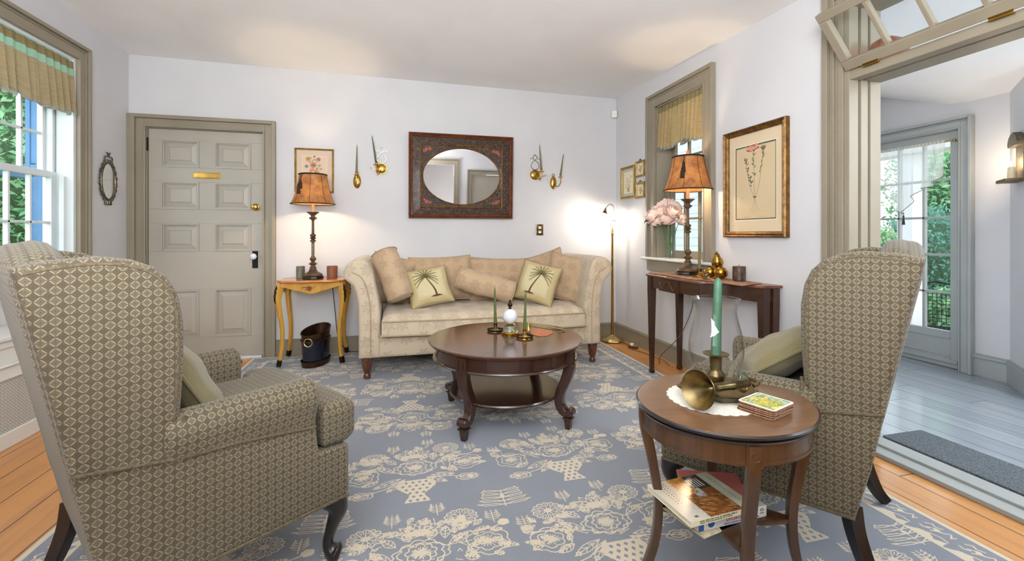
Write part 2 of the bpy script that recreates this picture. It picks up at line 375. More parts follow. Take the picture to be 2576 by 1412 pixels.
# floors
def planks(key, w, cols, gap=(60, 34, 16), rough=.3, length=3.2, knots=True, coat=.3, grain=.5):
    m, t = base(key, cols[0], rough, coat=coat); X, Y, Z = t.sep(t.co.outputs['Object'])
    px = t.math('DIVIDE', X, w); ix = t.math('FLOOR', px); fx = t.math('FRACT', px)
    wn = t.new('ShaderNodeTexWhiteNoise', noise_dimensions='1D'); t.link(ix, wn.inputs['W'])
    py = t.math('ADD', t.math('DIVIDE', Y, length), t.math('MULTIPLY', wn.outputs[0], 7.3)); iy = t.math('FLOOR', py); fy = t.math('FRACT', py)
    w2 = t.new('ShaderNodeTexWhiteNoise', noise_dimensions='2D'); t.link(t.comb(ix, iy), w2.inputs['Vector'])
    gv = t.comb(t.math('MULTIPLY', X, 14.), t.math('MULTIPLY', Y, 1.1), t.math('MULTIPLY', w2.outputs[0], 37.))
    n = t.noise(gv, 1.6, 6, .62, .8)
    c = t.mix(w2.outputs[0], lin(cols[0]), lin(cols[1])); c = t.mix(t.math('MULTIPLY', t.step(n.outputs[0], .42, .75), grain), c, lin(cols[2]))
    if knots:
        kv = t.comb(t.math('MULTIPLY', X, 6.), t.math('MULTIPLY', Y, 2.6)); vo = t.new('ShaderNodeTexVoronoi'); vo.inputs['Scale'].default_value = 1.; t.link(kv, vo.inputs['Vector'])
        c = t.mix(t.math('MULTIPLY', t.step(vo.outputs['Distance'], .09, .03), .7), c, lin(gap))
    e = t.math('MINIMUM', t.math('MINIMUM', fx, t.math('SUBTRACT', 1., fx)), t.math('MULTIPLY', t.math('MINIMUM', fy, t.math('SUBTRACT', 1., fy)), length / w))
    g = t.step(e, .008, .022); c = t.mix(g, lin(gap), c); t.link(c, t.b.inputs['Base Color'])
    h = t.math('ADD', g, t.math('MULTIPLY', n.outputs[0], .25)); t.bump(h, .35, .003); M[key] = m
planks('pine_floor', .165, [(208, 150, 86), (194, 134, 70), (154, 98, 50)], rough=.3)
planks('gray_floor', .18, [(152, 160, 168), (140, 149, 158), (112, 119, 128)], gap=(92, 100, 110), rough=.22, length=1.3, knots=False)
m, t = base('mat_gray', (84, 92, 98), .95); v = t.mapping(t.co.outputs['Object'], (60, 260, 60)); n = t.noise(v, 2, 3); t.link(t.mix(t.step(n.outputs[0], .4, .62), lin((60, 68, 76)), lin((122, 130, 134))), t.b.inputs['Base Color']); t.bump(n.outputs[0], .8, .004); M['mat_gray'] = m
# wing chair brocade: diagonal lattice, every other square framed by pale petals
def brocade(key, a=.0165):
    m, t = base(key, (108, 94, 70), .72, spec=.3, sheen=.15); U, V, _ = t.sep(t.co.outputs['UV']); k = .7071 / a
    p = t.math('MULTIPLY', t.math('ADD', U, V), k); q = t.math('MULTIPLY', t.math('SUBTRACT', U, V), k)
    fp = t.math('ABSOLUTE', t.math('SUBTRACT', t.math('FRACT', p), .5)); fq = t.math('ABSOLUTE', t.math('SUBTRACT', t.math('FRACT', q), .5))
    ch = t.math('FLOORED_MODULO', t.math('ADD', t.math('FLOOR', p), t.math('FLOOR', q)), 2.)
    mx = t.math('MAXIMUM', fp, fq); mn = t.math('MINIMUM', fp, fq); d = t.math('SUBTRACT', .5, mx)
    sd = t.math('MULTIPLY', d, t.math('SUBTRACT', t.math('MULTIPLY', ch, 2.), 1.)); lens = t.math('SUBTRACT', .092, t.math('MULTIPLY', t.math('POWER', mn, 4.), 2.9))
    inl = t.step(t.math('SUBTRACT', lens, t.math('ABSOLUTE', t.math('SUBTRACT', sd, .035))), -.008, .03);     pet = inl; line = t.math('MULTIPLY', t.step(d, .06, .025), t.math('SUBTRACT', 1., pet))
    r = t.math('POWER', t.math('ADD', t.math('MULTIPLY', fp, fp), t.math('MULTIPLY', fq, fq)), .5)
    c = t.mix(ch, lin((72, 65, 51)), lin((88, 82, 67))); c = t.mix(t.math('MULTIPLY', line, .75), c, lin((78, 66, 46)))
    c = t.mix(pet, c, lin((136, 126, 103))); c = t.mix(t.step(r, .075, .045), c, lin((44, 44, 50)))
    n = t.noise(t.co.outputs['UV'], 900, 2); c = t.mix(t.math('MULTIPLY', n.outputs[0], .22), c, lin((120, 108, 84))); t.link(c, t.b.inputs['Base Color'])
    h = t.math('ADD', t.math('MULTIPLY', pet, .8), t.math('MULTIPLY', n.outputs[0], .3)); t.bump(h, .5, .0015); M[key] = m
brocade('brocade'); plain('brocade_plain', (112, 102, 80), .8, var=.2, scale=90)
# sofa cloth: cream with stitched sunbursts
def sunburst(key, c0, c1, size=.145, strength=.75):
    m, t = base(key, c0, .82, spec=.2, sheen=.2); uv = t.co.outputs['UV']
    vo = t.new('ShaderNodeTexVoronoi', voronoi_dimensions='2D'); vo.inputs['Scale'].default_value = 1 / size; vo.inputs['Randomness'].default_value = .35; t.link(uv, vo.inputs['Vector'])
    sc = t.new('ShaderNodeVectorMath', operation='SUBTRACT'); t.link(uv, sc.inputs[0]); t.link(vo.outputs['Position'], sc.inputs[1]); x, y, _ = t.sep(sc.outputs[0])
    r = t.math('POWER', t.math('ADD', t.math('MULTIPLY', x, x), t.math('MULTIPLY', y, y)), .5); a = t.math('ARCTAN2', y, x)
    s = t.math('ABSOLUTE', t.math('SINE', t.math('ADD', t.math('MULTIPLY', a, 9.), 1.))); ray = t.step(s, .62, .9)
    wob = t.math('ADD', size * .34, t.math('MULTIPLY', t.math('SINE', t.math('MULTIPLY', a, 7.)), size * .08))
    ins = t.math('MULTIPLY', t.step(t.math('SUBTRACT', wob, r), 0, .004), t.step(r, size * .04, size * .07)); star = t.math('MULTIPLY', ray, ins)
    n = t.noise(t.co.outputs['Object'], 5, 4); cc = t.mix(n.outputs[0], lin(tuple(k * .94 for k in c0)), lin(c0))
    t.link(t.mix(t.math('MULTIPLY', star, strength), cc, lin(c1)), t.b.inputs['Base Color'])
    n2 = t.noise(uv, 600, 2); n3 = t.noise(t.co.outputs['Object'], 14, 3)
    pk = t.math('MULTIPLY', t.step(r, size * .34, 0), .9)
    h = t.math('ADD', t.math('SUBTRACT', t.math('MULTIPLY', n3.outputs[0], 1.6), pk), t.math('SUBTRACT', t.math('MULTIPLY', n2.outputs[0], .1), t.math('MULTIPLY', star, .7)))
    t.bump(h, .55, .006); M[key] = m
sunburst('sofa_cloth', (200, 184, 160), (158, 138, 112), .14, .55); sunburst('cushion_cloth', (188, 162, 131), (146, 120, 92), .12, .5)
m, t = base('corduroy', (150, 140, 98), .85, sheen=.3); U, V, _ = t.sep(t.co.outputs['UV']); s_ = t.math('SINE', t.math('MULTIPLY', U, 2300.)); f = t.step(s_, -.6, .6); t.link(t.mix(f, lin((100, 91, 58)), lin((126, 116, 78))), t.b.inputs['Base Color']); t.bump(f, .5, .002); M['corduroy'] = m
# valance cloth, lets some daylight through
def cloth(key, col, trans=.35, var=.2, slub=True, alpha=0.):
    m, t = base(key, col, .9); U, V, _ = t.sep(t.co.outputs['UV'])
    n = t.noise(t.comb(t.math('MULTIPLY', U, 5.), t.math('MULTIPLY', V, 160.)), 1., 4, .6); f = t.step(n.outputs[0], .45, .68)
    c = t.mix(t.math('MULTIPLY', f, var * 2 if slub else var), lin(col), lin(tuple(x * .6 for x in col))); t.link(c, t.b.inputs['Base Color'])
    tr = t.new('ShaderNodeBsdfTranslucent'); t.link(c, tr.inputs[0]); mx = t.new('ShaderNodeMixShader'); mx.inputs[0].default_value = trans
    out = t.n['Material Output']; t.link(t.b.outputs[0], mx.inputs[1]); t.link(tr.outputs[0], mx.inputs[2]); last = mx.outputs[0]
    if alpha:
        tp = t.new('ShaderNodeBsdfTransparent'); m2 = t.new('ShaderNodeMixShader'); m2.inputs[0].default_value = alpha; t.link(last, m2.inputs[1]); t.link(tp.outputs[0], m2.inputs[2]); last = m2.outputs[0]
    t.link(last, out.inputs[0]); M[key] = m
cloth('valance_tan', (168, 150, 116), .3, .16); cloth('valance_band', (152, 190, 168), .3, .05, False); cloth('valance_head', (140, 126, 88), .25, .15); cloth('valance_fringe', (150, 150, 136), .2, .3)
cloth('valance_gold', (186, 162, 116), .35, .15); cloth('sheer_white', (240, 244, 246), .5, .03, False, alpha=.45)
# lamp shade: amber hide, lit from inside
m, t = base('shade_amber', (150, 84, 30), .6); n = t.noise(t.co.outputs['Object'], 18, 5, .7); c = t.mix(t.step(n.outputs[0], .3, .75), lin((160, 112, 62)), lin((112, 72, 38)))
t.link(c, t.b.inputs['Base Color']); tr = t.new('ShaderNodeBsdfTranslucent'); t.link(c, tr.inputs[0]); mx = t.new('ShaderNodeMixShader'); mx.inputs[0].default_value = .10
t.link(t.b.outputs[0], mx.inputs[1]); t.link(tr.outputs[0], mx.inputs[2]); t.link(mx.outputs[0], t.n['Material Output'].inputs[0]); M['shade_amber'] = m
def emit(key, col, s):
    m, t = base(key, col, .5); t.b.inputs['Emission Color'].default_value = lin(col); t.b.inputs['Emission Strength'].default_value = s; M[key] = m
emit('bulb_warm', (255, 196, 120), 12); emit('flame_warm', (255, 214, 150), 9)
# petals, leaves, clapboard, grille, patio
m, t = base('petal_pink', (246, 206, 192), .6, sheen=.3); n = t.noise(t.co.outputs['Object'], 30, 3); t.link(t.mix(n.outputs[0], lin((252, 236, 226)), lin((244, 200, 186))), t.b.inputs['Base Color']); M['petal_pink'] = m
def leafy(key, c1, c2, trans=.3):
    m, t = base(key, c1, .6, spec=.3); oi = t.new('ShaderNodeNewGeometry'); c = t.mix(oi.outputs['Random Per Island'], lin(c1), lin(c2)); t.link(c, t.b.inputs['Base Color'])
    tr = t.new('ShaderNodeBsdfTranslucent'); t.link(c, tr.inputs[0]); mx = t.new('ShaderNodeMixShader'); mx.inputs[0].default_value = trans
    t.link(t.b.outputs[0], mx.inputs[1]); t.link(tr.outputs[0], mx.inputs[2]); t.link(mx.outputs[0], t.n['Material Output'].inputs[0]); M[key] = m
leafy('leaf_dark', (70, 132, 96), (124, 180, 136)); leafy('leaf_light', (110, 176, 128), (176, 216, 170)); leafy('hedge_leaf', (84, 142, 128), (132, 180, 162)); leafy('blossom_pink', (240, 196, 180), (250, 226, 210))
m, t = base('clapboard', (220, 228, 232), .6); X, Y, Z = t.sep(t.co.outputs['Object']); fz = t.math('FRACT', t.math('DIVIDE', Z, .11)); t.link(t.mix(t.step(fz, .08, .0), lin((222, 230, 234)), lin((120, 130, 138))), t.b.inputs['Base Color']); t.bump(fz, .6, .02); M['clapboard'] = m
m, t = base('grille', (226, 226, 220), .5); U, V, _ = t.sep(t.co.outputs['UV']); a_ = t.math('ABSOLUTE', t.math('SUBTRACT', t.math('FRACT', t.math('MULTIPLY', U, 55.)), .5)); b_ = t.math('ABSOLUTE', t.math('SUBTRACT', t.math('FRACT', t.math('MULTIPLY', V, 55.)), .5))
cr = t.math('MINIMUM', a_, b_); hole = t.math('MULTIPLY', t.step(cr, .07, .11), t.step(t.math('ADD', a_, b_), .72, .6)); t.link(t.mix(hole, lin((226, 226, 220)), lin((110, 112, 112))), t.b.inputs['Base Color']); t.bump(t.math('SUBTRACT', 1., hole), .5, .003); M['grille'] = m
m, t = base('brick_patio', (170, 110, 100), .9); br = t.new('ShaderNodeTexBrick'); t.link(t.co.outputs['Object'], br.inputs[0]); br.inputs['Scale'].default_value = 4; br.inputs['Color1'].default_value = lin((184, 128, 116)); br.inputs['Color2'].default_value = lin((160, 104, 96)); br.inputs['Mortar'].default_value = lin((150, 140, 130)); t.link(br.outputs[0], t.b.inputs['Base Color']); M['brick_patio'] = m
m, t = base('grass_ground', (96, 130, 70), .95); n = t.noise(t.co.outputs['Object'], 6, 5); t.link(t.mix(n.outputs[0], lin((70, 104, 50)), lin((124, 156, 88))), t.b.inputs['Base Color']); M['grass_ground'] = m
# embossed leather of the mirror frame
m, t = base('embossed', (52, 36, 34), .42, coat=.12); n = t.noise(t.co.outputs['Object'], 30, 5, .65, 2.2); n2 = t.noise(t.co.outputs['Object'], 6, 2)
c = t.mix(t.step(n.outputs[0], .46, .62), lin((22, 13, 11)), lin((108, 68, 34))); c = t.mix(t.math('MULTIPLY', t.step(n2.outputs[0], .5, .7), .5), c, lin((38, 30, 34))); t.link(c, t.b.inputs['Base Color']); t.bump(n.outputs[0], 1., .006); M['embossed'] = m
# rug: mask per vertex picks the cream pile out of the blue
m, t = base('rug_pile', (120, 134, 150), .95, spec=.15, sheen=.25); a = t.new('ShaderNodeAttribute', attribute_name='Col'); f = t.step(a.outputs['Fac'], .44, .64)
n = t.noise(t.co.outputs['Object'], 3, 3); v = t.mapping(t.co.outputs['Object'], (60, 420, 60)); n2 = t.noise(v, 1, 2)
bl = t.mix(n.outputs[0], lin((128, 134, 145)), lin((142, 146, 153))); bl = t.mix(t.math('MULTIPLY', n2.outputs[0], .35), bl, lin((108, 117, 132)))
cr = t.mix(n2.outputs[0], lin((214, 203, 182)), lin((198, 187, 166))); t.link(t.mix(f, bl, cr), t.b.inputs['Base Color'])
t.bump(t.math('ADD', t.math('MULTIPLY', n2.outputs[0], .4), t.math('MULTIPLY', f, .5)), .6, .003); M['rug_pile'] = m
# ---------------------------------------------------------------- the room shell
def wall(name, boxes, mat='wall_white', thick=None):
    g = G()
    for a, b in boxes: g.box(a, b)
    o = g.build(name, mat, smooth=0); o['kind'] = 'structure'; return o
HW = 3.0
def ceil_z(x, y):
    d = 4.66 - y; zl = 2.736 + .06 * min(d, 1.5); zr = 2.69 - .037 * min(d, 3.); t = (x + 2.3) / 4.7; return zl * (1 - t) + zr * t
g = G().box((-2.5, -1.2, -.12), (2.60, 4.86, 0)); g.build('floor', 'pine_floor', smooth=0)['kind'] = 'structure'
g = G().grid(lambda u, v: (-2.5 + 5.1 * u, -1.2 + 6.06 * v, ceil_z(-2.5 + 5.1 * u, -1.2 + 6.06 * v)), 12, 24, flip=True)
g.box((-2.5, -1.2, HW), (2.6, 4.86, HW + .1)); g.build('ceiling', 'ceiling_white')['kind'] = 'structure'
wall('wall_back', [((-2.5, 4.66, 0), (-2.165, 4.86, HW)), ((-1.225, 4.66, 0), (2.6, 4.86, HW)), ((-2.165, 4.66, 2.105), (-1.225, 4.86, HW))])
wall('wall_left', [((-2.5, 3.99, 0), (-2.3, 4.66, HW)), ((-2.5, 2.95, 0), (-2.3, 3.99, .86)), ((-2.5, 2.95, 2.44), (-2.3, 3.99, HW)), ((-2.5, -1.2, 0), (-2.3, 2.95, HW))])
wall('wall_right', [((2.4, 3.86, 0), (2.6, 4.66, HW)), ((2.4, 3.10, 0), (2.6, 3.86, .88)), ((2.4, 3.10, 2.39), (2.6, 3.86, HW)), ((2.4, 1.97, 0), (2.6, 3.10, HW)), ((2.4, .25, 2.44), (2.6, 1.97, HW)), ((2.4, -1.2, 0), (2.6, .25, HW))])
wall('wall_rear', [((-2.3, -1.2, 0), (-2.1, -1.0, HW)), ((-2.1, -1.2, 0), (-.6, -1.0, .8)), ((-2.1, -1.2, 2.3), (-.6, -1.0, HW)), ((-.6, -1.2, 0), (-.15, -1.0, HW)), ((-.15, -1.2, 2.3), (1.22, -1.0, HW)), ((1.22, -1.2, 0), (1.62, -1.0, HW)), ((1.62, -1.2, 2.1), (2.3, -1.0, HW)), ((2.3, -1.2, 0), (2.4, -1.0, HW))])
wall('wall_hall', [((-1.3, -4.2, 0), (2.9, -4.0, HW)), ((-1.3, -4.0, 0), (-1.1, -1.2, HW)), ((2.7, -4.0, 0), (2.9, -1.2, HW)), ((-1.3, -4.2, 2.75), (2.9, -1.2, 2.85))])
wall('floor_hall', [((-1.3, -4.2, -.1), (2.9, -1.2, 0))], 'pine_floor')
def casing(g, axis, pos, lo, hi, z0, z1, w, out, bottom=False, depth=.022):
    """moulded casing round an opening. axis 'x': wall plane x=pos, opening y lo..hi; out = +-1 side into the room"""
    prof = [(0, w * .10, depth * 1.3), (w * .10, w * .62, depth), (w * .62, w * .70, depth * 1.25), (w * .70, w * .78, depth), (w * .78, w, depth * 1.9)]
    for a, b, d in prof:
        def bx(p0, p1, q0, q1):
            if axis == 'x': g.box((pos, p0, q0), (pos + out * d, p1, q1))
            else: g.box((p0, pos, q0), (p1, pos + out * d, q1))
        bx(lo - b, lo - a, z0 - (b if bottom else 0), z1 + b); bx(hi + a, hi + b, z0 - (b if bottom else 0), z1 + b); bx(lo - a, hi + a, z1 + a, z1 + b)
        if bottom: bx(lo - a, hi + a, z0 - b, z0 - a)
# --- door 1 (six raised panels over two) in the back wall
d1 = struct('door_1', 'taupe eight-panel door with brass mail slot in the back wall', (-1.695, 4.66, 0))
g = G()
for a, b, dd in ((0, .014, .032), (.014, .075, .020), (.075, .107, .045)):
    g.box((-1.225 + a, 4.66, 0), (-1.225 + b, 4.66 - dd, 2.105 + b)); g.box((-2.165 - b, 4.66, 0), (-2.165 - a, 4.66 - dd, 2.105 + b)); g.box((-2.165 - a, 4.66, 2.105 + a), (-1.225 + a, 4.66 - dd, 2.105 + b))
g.box((-2.299, 4.66, 0), (-2.272, 4.622, 2.212)); g.box((-2.185, 4.86, 0), (-2.162, 4.66, 2.105)); g.box((-1.228, 4.86, 0), (-1.205, 4.66, 2.105)); g.box((-2.185, 4.86, 2.10), (-1.205, 4.66, 2.12))
g.build('door_casing', 'trim_taupe', d1, bevel=.003, smooth=0, loc=None).matrix_parent_inverse = Matrix.Translation((-1.695, 4.66, 0)).inverted()
dl = struct('door_leaf', None); dl.parent = d1; dl.matrix_parent_inverse = Matrix.Translation((-1.695, 4.66, 0)).inverted(); del dl['kind']
PAN = [(1.757, 2.004), (1.378, 1.627), (.996, 1.25), (.209, .647)]
g = G(); xs = [(-2.062, -1.763), (-1.637, -1.338)]
X0, X1 = -2.158, -1.231; zs = [.022] + [q for p in PAN[::-1] for q in p] + [2.098]
for i in range(0, len(zs), 2): g.box((X0, 4.675, zs[i]), (X1, 4.715, zs[i + 1]))
for z0, z1 in PAN:
    g.box((X0, 4.675, z0), (xs[0][0], 4.715, z1)); g.box((xs[0][1], 4.675, z0), (xs[1][0], 4.715, z1)); g.box((xs[1][1], 4.675, z0), (X1, 4.715, z1))
    for a, b in xs: g.box((a, 4.695, z0), (b, 4.712, z1))
g.build('frame', 'door_paint', dl, smooth=0, bevel=.002)
for z0, z1 in PAN:
    for a, b in xs:
        g = G(); m_ = .012
        for q, w, y in ((0, .012, 4.668), (.012, .022, 4.681)):
            g.box((a + q, y, z0 + q), (a + w, 4.70, z1 - q)); g.box((b - w, y, z0 + q), (b - q, 4.70, z1 - q)); g.box((a + w, y, z0 + q), (b - w, 4.70, z0 + w)); g.box((a + w, y, z1 - w), (b - w, 4.70, z1 - q))
        i = .062; vv = [(a + .022, 4.694, z0 + .022), (b - .022, 4.694, z0 + .022), (b - .022, 4.694, z1 - .022), (a + .022, 4.694, z1 - .022), (a + i, 4.684, z0 + i), (b - i, 4.684, z0 + i), (b - i, 4.684, z1 - i), (a + i, 4.684, z1 - i), (a + i + .006, 4.678, z0 + i + .006), (b - i - .006, 4.678, z0 + i + .006), (b - i - .006, 4.678, z1 - i - .006), (a + i + .006, 4.678, z1 - i - .006)]
        F = [(k, (k + 1) % 4, 4 + (k + 1) % 4, 4 + k) for k in range(4)] + [(4 + k, 4 + (k + 1) % 4, 8 + (k + 1) % 4, 8 + k) for k in range(4)] + [(8, 9, 10, 11)]
        g.add(vv, F); g.build('raised_panel', 'door_paint', dl, smooth=0)
G().box((-1.807, 4.668, 1.661), (-1.590, 4.676, 1.716)).box((-1.800, 4.664, 1.668), (-1.597, 4.670, 1.709)).build('mail_slot', 'brass', dl, smooth=0, bevel=.003)
T = Matrix.Translation((-1.294, 4.675, 1.405)) @ Matrix.Rotation(R(90), 4, 'X')
G().lathe([(.034, 0), (.034, .006), (.026, .010), (.013, .014), (.013, .032), (.026, .038), (.028, .048), (.022, .058), (.010, .062), (.001, .063)], 24, T=T).build('door_knob', 'brass', dl, label='upper round brass knob')
G().box((-1.325, 4.667, .834), (-1.277, 4.676, .994)).build('lock_plate', 'black_iron', dl, smooth=0, bevel=.003)
T = Matrix.Translation((-1.303, 4.670, .945)) @ Matrix.Rotation(R(90), 4, 'X')
G().lathe([(.016, 0), (.011, .012), (.010, .03), (.022, .036), (.030, .046), (.030, .056), (.020, .066), (.001, .068)], 8, T=T).build('glass_knob', 'white_china', dl, smooth=0, label='faceted clear glass knob')
for zz in (1.898, .25): G().box((-2.176, 4.655, zz), (-2.158, 4.675, zz + .11)).lathe([(.008, -.004), (.008, .114)], 10, (-2.162, 4.662, zz)).build('hinge', 'black_iron', dl)
g = G(); g.box((-2.15, 4.64, 0.0), (-1.235, 4.80, .018)); o = g.build('sill', 'sash_white', d1, smooth=0, bevel=.002); o.matrix_parent_inverse = Matrix.Translation((-1.695, 4.66, 0)).inverted()
# --- baseboards
def bboard(name, segs, mat='trim_taupe', h=.135):
    g = G()
    for a, b, n in segs:
        ax, ay = a; bx, by = b; nx, ny = n
        for z0, z1, d in ((0, h, .018), (h, h + .014, .026), (h + .014, h + .020, .014)):
            g.box((min(ax, bx, ax + nx * d, bx + nx * d), min(ay, by, ay + ny * d, by + ny * d), z0), (max(ax, bx, ax + nx * d, bx + nx * d), max(ay, by, ay + ny * d, by + ny * d), z1))
    o = g.build(name, mat, smooth=0, bevel=.002); o['kind'] = 'structure'; return o
bboard('baseboard_back', [((-1.118, 4.66), (2.4, 4.66), (0, -1))])
bboard('baseboard_right', [((2.4, 2.075), (2.4, 4.66), (-1, 0)), ((2.4, -1.), (2.4, .14), (-1, 0))]); bboard('baseboard_left', [((-2.3, -1.), (-2.3, 4.66), (1, 0))])
# --- window 1 (left wall, 9 over 9) 
def sash(parent, plane, y0, y1, z0, z1, th, cols, rows, mat, stile=.05, rail=.045, brail=None, mun=.018, axis='x', glass='window_pane'):
    """plane = x of the room side; th signed thickness; returns parts"""
    g = G(); brail = brail or rail
    def bx(a0, a1, z_0, z_1, d0=0., d1=1.):
        if axis == 'x': g.box((plane + th * d0, a0, z_0), (plane + th * d1, a1, z_1))
        else: g.box((a0, plane + th * d0, z_0), (a1, plane + th * d1, z_1))
    bx(y0, y0 + stile, z0, z1); bx(y1 - stile, y1, z0, z1); bx(y0 + stile, y1 - stile, z0, z0 + brail); bx(y0 + stile, y1 - stile, z1 - rail, z1)
    iy0, iy1, iz0, iz1 = y0 + stile, y1 - stile, z0 + brail, z1 - rail
    for c in range(1, cols): yy = iy0 + (iy1 - iy0) * c / cols; bx(yy - mun / 2, yy + mun / 2, iz0, iz1, .1, .9)
    for r in range(1, rows): zz = iz0 + (iz1 - iz0) * r / rows; bx(iy0, iy1, zz - mun / 2, zz + mun / 2, .1, .9)
    o = g.build('sash', mat, parent, smooth=0, bevel=.003)
    gp = G(); x_ = plane + th * .5
    if axis == 'x': gp.add([(x_, iy0, iz0), (x_, iy1, iz0), (x_, iy1, iz1), (x_, iy0, iz1)], [(0, 1, 2, 3)])
    else: gp.add([(iy0, x_, iz0), (iy1, x_, iz0), (iy1, x_, iz1), (iy0, x_, iz1)], [(0, 1, 2, 3)])
    gp.build('pane', glass, o, smooth=0); return o
w1 = struct('window_1', 'left wall sash window with white muntins under the striped valance')
g = G(); casing(g, 'x', -2.3, 2.95, 3.99, .86, 2.44, .11, 1); g.build('window_frame', 'trim_taupe', w1, smooth=0, bevel=.003)
g = G()
g.box((-2.3, 3.965, .86), (-2.405, 3.99, 2.44)).box((-2.41, 3.94, .86), (-2.45, 3.99, 2.44)).box((-2.3, 2.95, .86), (-2.405, 2.975, 2.44)).box((-2.41, 2.95, .86), (-2.45, 3.0, 2.44)).box((-2.3, 2.976, 2.42), (-2.405, 3.964, 2.44))
g.box((-2.34, 3.935, .86), (-2.37, 3.968, 1.57)); g.build('window_jamb', 'sash_white', w1, smooth=0, bevel=.002)
G().box((-2.24, 2.82, .83), (-2.52, 4.12, .86)).build('window_sill', 'trim_taupe', w1, smooth=0, bevel=.006)
sash(w1, -2.40, 2.975, 3.965, .87, 1.60, -.035, 5, 2, 'sash_white', stile=.052); sash(w1, -2.45, 2.975, 3.965, 1.565, 2.43, -.035, 5, 3, 'sash_white', stile=.052)
# --- window 2 (right wall)
w2 = struct('window_2', 'right wall sash window with taupe casing behind the console table')
g = G(); casing(g, 'x', 2.4, 3.13, 3.845, .93, 2.37, .125, -1); g.build('window_frame', 'trim_taupe', w2, smooth=0, bevel=.003)
g = G(); g.box((2.4, 3.825, .9), (2.60, 3.86, 2.39)).box((2.4, 3.10, .9), (2.60, 3.13, 2.39)).box((2.4, 3.1, 2.36), (2.6, 3.86, 2.39)).box((2.49, 3.79, .9), (2.52, 3.83, 1.66)); g.build('window_jamb', 'trim_taupe', w2, smooth=0, bevel=.002)
g = G(); g.box((2.34, 2.99, .905), (2.56, 4.04, .93)); o = g.build('window_sill', 'trim_white', w2, smooth=0, bevel=.01, seg=3)
G().box((2.375, 3.01, .80), (2.40, 3.97, .905)).build('apron', 'trim_taupe', w2, smooth=0, bevel=.004)
sash(w2, 2.52, 3.13, 3.83, .93, 1.63, .035, 3, 2, 'trim_taupe', brail=.07); sash(w2, 2.56, 3.13, 3.83, 1.60, 2.37, .035, 3, 3, 'trim_taupe')
# --- rear openings
g = G(); casing(g, 'y', -1.0, -.15, 1.22, 0, 2.3, .13, 1); casing(g, 'y', -1.0, 1.62, 2.30, 0, 2.1, .10, 1); g.build('trim_1', 'trim_taupe', smooth=0, bevel=.004)['kind'] = 'structure'
d3 = struct('door_3', 'taupe door in the wall behind the camera'); G().box((1.63, -1.09, .01), (2.29, -1.05, 2.09)).build('door_leaf', 'door_paint', d3, smooth=0, bevel=.003)
w3 = struct('fill_window', 'added tall window behind the camera, made to let in fill light'); g = G(); casing(g, 'y', -1.0, -2.1, -.6, .8, 2.3, .11, 1, bottom=True); g.build('window_frame', 'trim_taupe', w3, smooth=0, bevel=.003)  # unseen window, added as an opening for the rear fill lamp
sash(w3, -1.06, -2.1, -.6, .8, 1.57, -.035, 4, 2, 'sash_white', axis='y'); sash(w3, -1.10, -2.1, -.6, 1.53, 2.3, -.035, 4, 2, 'sash_white', axis='y')
# --- wide cased opening with a transom to the sunroom
tr = struct('trim_2', 'deep taupe casing of the wide opening to the sunroom')
g = G()
for a, b, dd in ((0, .03, .03), (.03, .055, .018), (.055, .066, .028), (.066, .085, .020), (.085, .12, .042)):
    g.box((2.4, 1.95 + a, 0), (2.4 - dd, 1.95 + b, 2.41 + b)); g.box((2.4, .27 - b, 0), (2.4 - dd, .27 - a, 2.41 + b)); g.box((2.4, .27 - a, 2.41 + a), (2.4 - dd, 1.95 + a, 2.41 + b))
g.build('casing', 'trim_taupe', tr, smooth=0, bevel=.003)
g = G()
for x0, x1, yy in ((2.385, 2.45, 1.925), (2.45, 2.475, 1.945), (2.475, 2.525, 1.930), (2.525, 2.545, 1.948), (2.545, 2.62, 1.932)):
    g.box((x0, yy, 0), (x1, 1.98, 2.41)); g.box((x0, .24, 0), (x1, .27 + 1.95 - yy, 2.41))
g.box((2.39, .24, 2.40), (2.62, 1.98, 2.44)); g.build('jamb', 'trim_taupe', tr, smooth=0, bevel=.003)
G().box((2.39, .26, 1.995), (2.46, 1.94, 2.045)).box((2.46, .26, 2.01), (2.49, 1.94, 2.035)).box((2.49, .26, 2.0), (2.62, 1.94, 2.04)).build('transom_bar', 'trim_taupe', tr, smooth=0, bevel=.004)
G().box((2.40, .26, 0), (2.46, 1.94, .022)).box((2.46, .26, 0), (2.50, 1.94, .014)).box((2.50, .26, 0), (2.60, 1.94, .026)).build('threshold', 'trim_gray', tr, smooth=0, bevel=.003)
ts = struct('window_4', 'open transom sash with eight panes tilted into the room above the opening', (2.385, 0, 2.052)); ts.rotation_euler = (0, R(-38), 0)
g = G(); H_ = .345; 
g.box((-.018, .29, 0), (.018, 1.935, .055)).box((-.018, .29, H_ - .045), (.018, 1.935, H_)).box((-.018, .29, .055), (.018, .335, H_ - .045)).box((-.018, 1.89, .055), (.018, 1.935, H_ - .045))
for k in range(1, 8): yy = 1.89 - .194 * k; g.box((-.014, yy - .011, .05), (.014, yy + .011, H_ - .04))
o = g.build('sash', 'trim_taupe', ts, smooth=0, bevel=.004); G().add([(0, .33, .05), (0, 1.895, .05), (0, 1.895, H_ - .04), (0, .33, H_ - .04)], [(0, 1, 2, 3)]).build('pane', 'window_pane', o, smooth=0)
for yy in (1.80, 1.28): G().box((-.0205, yy - .04, -.012), (-.0175, yy + .04, .008)).lathe([(.0035, -.04), (.0035, .04)], 8, T=Matrix.Translation((-.022, yy, -.004)) @ Matrix.Rotation(R(90), 4, 'X')).build('hinge', 'brass', ts)
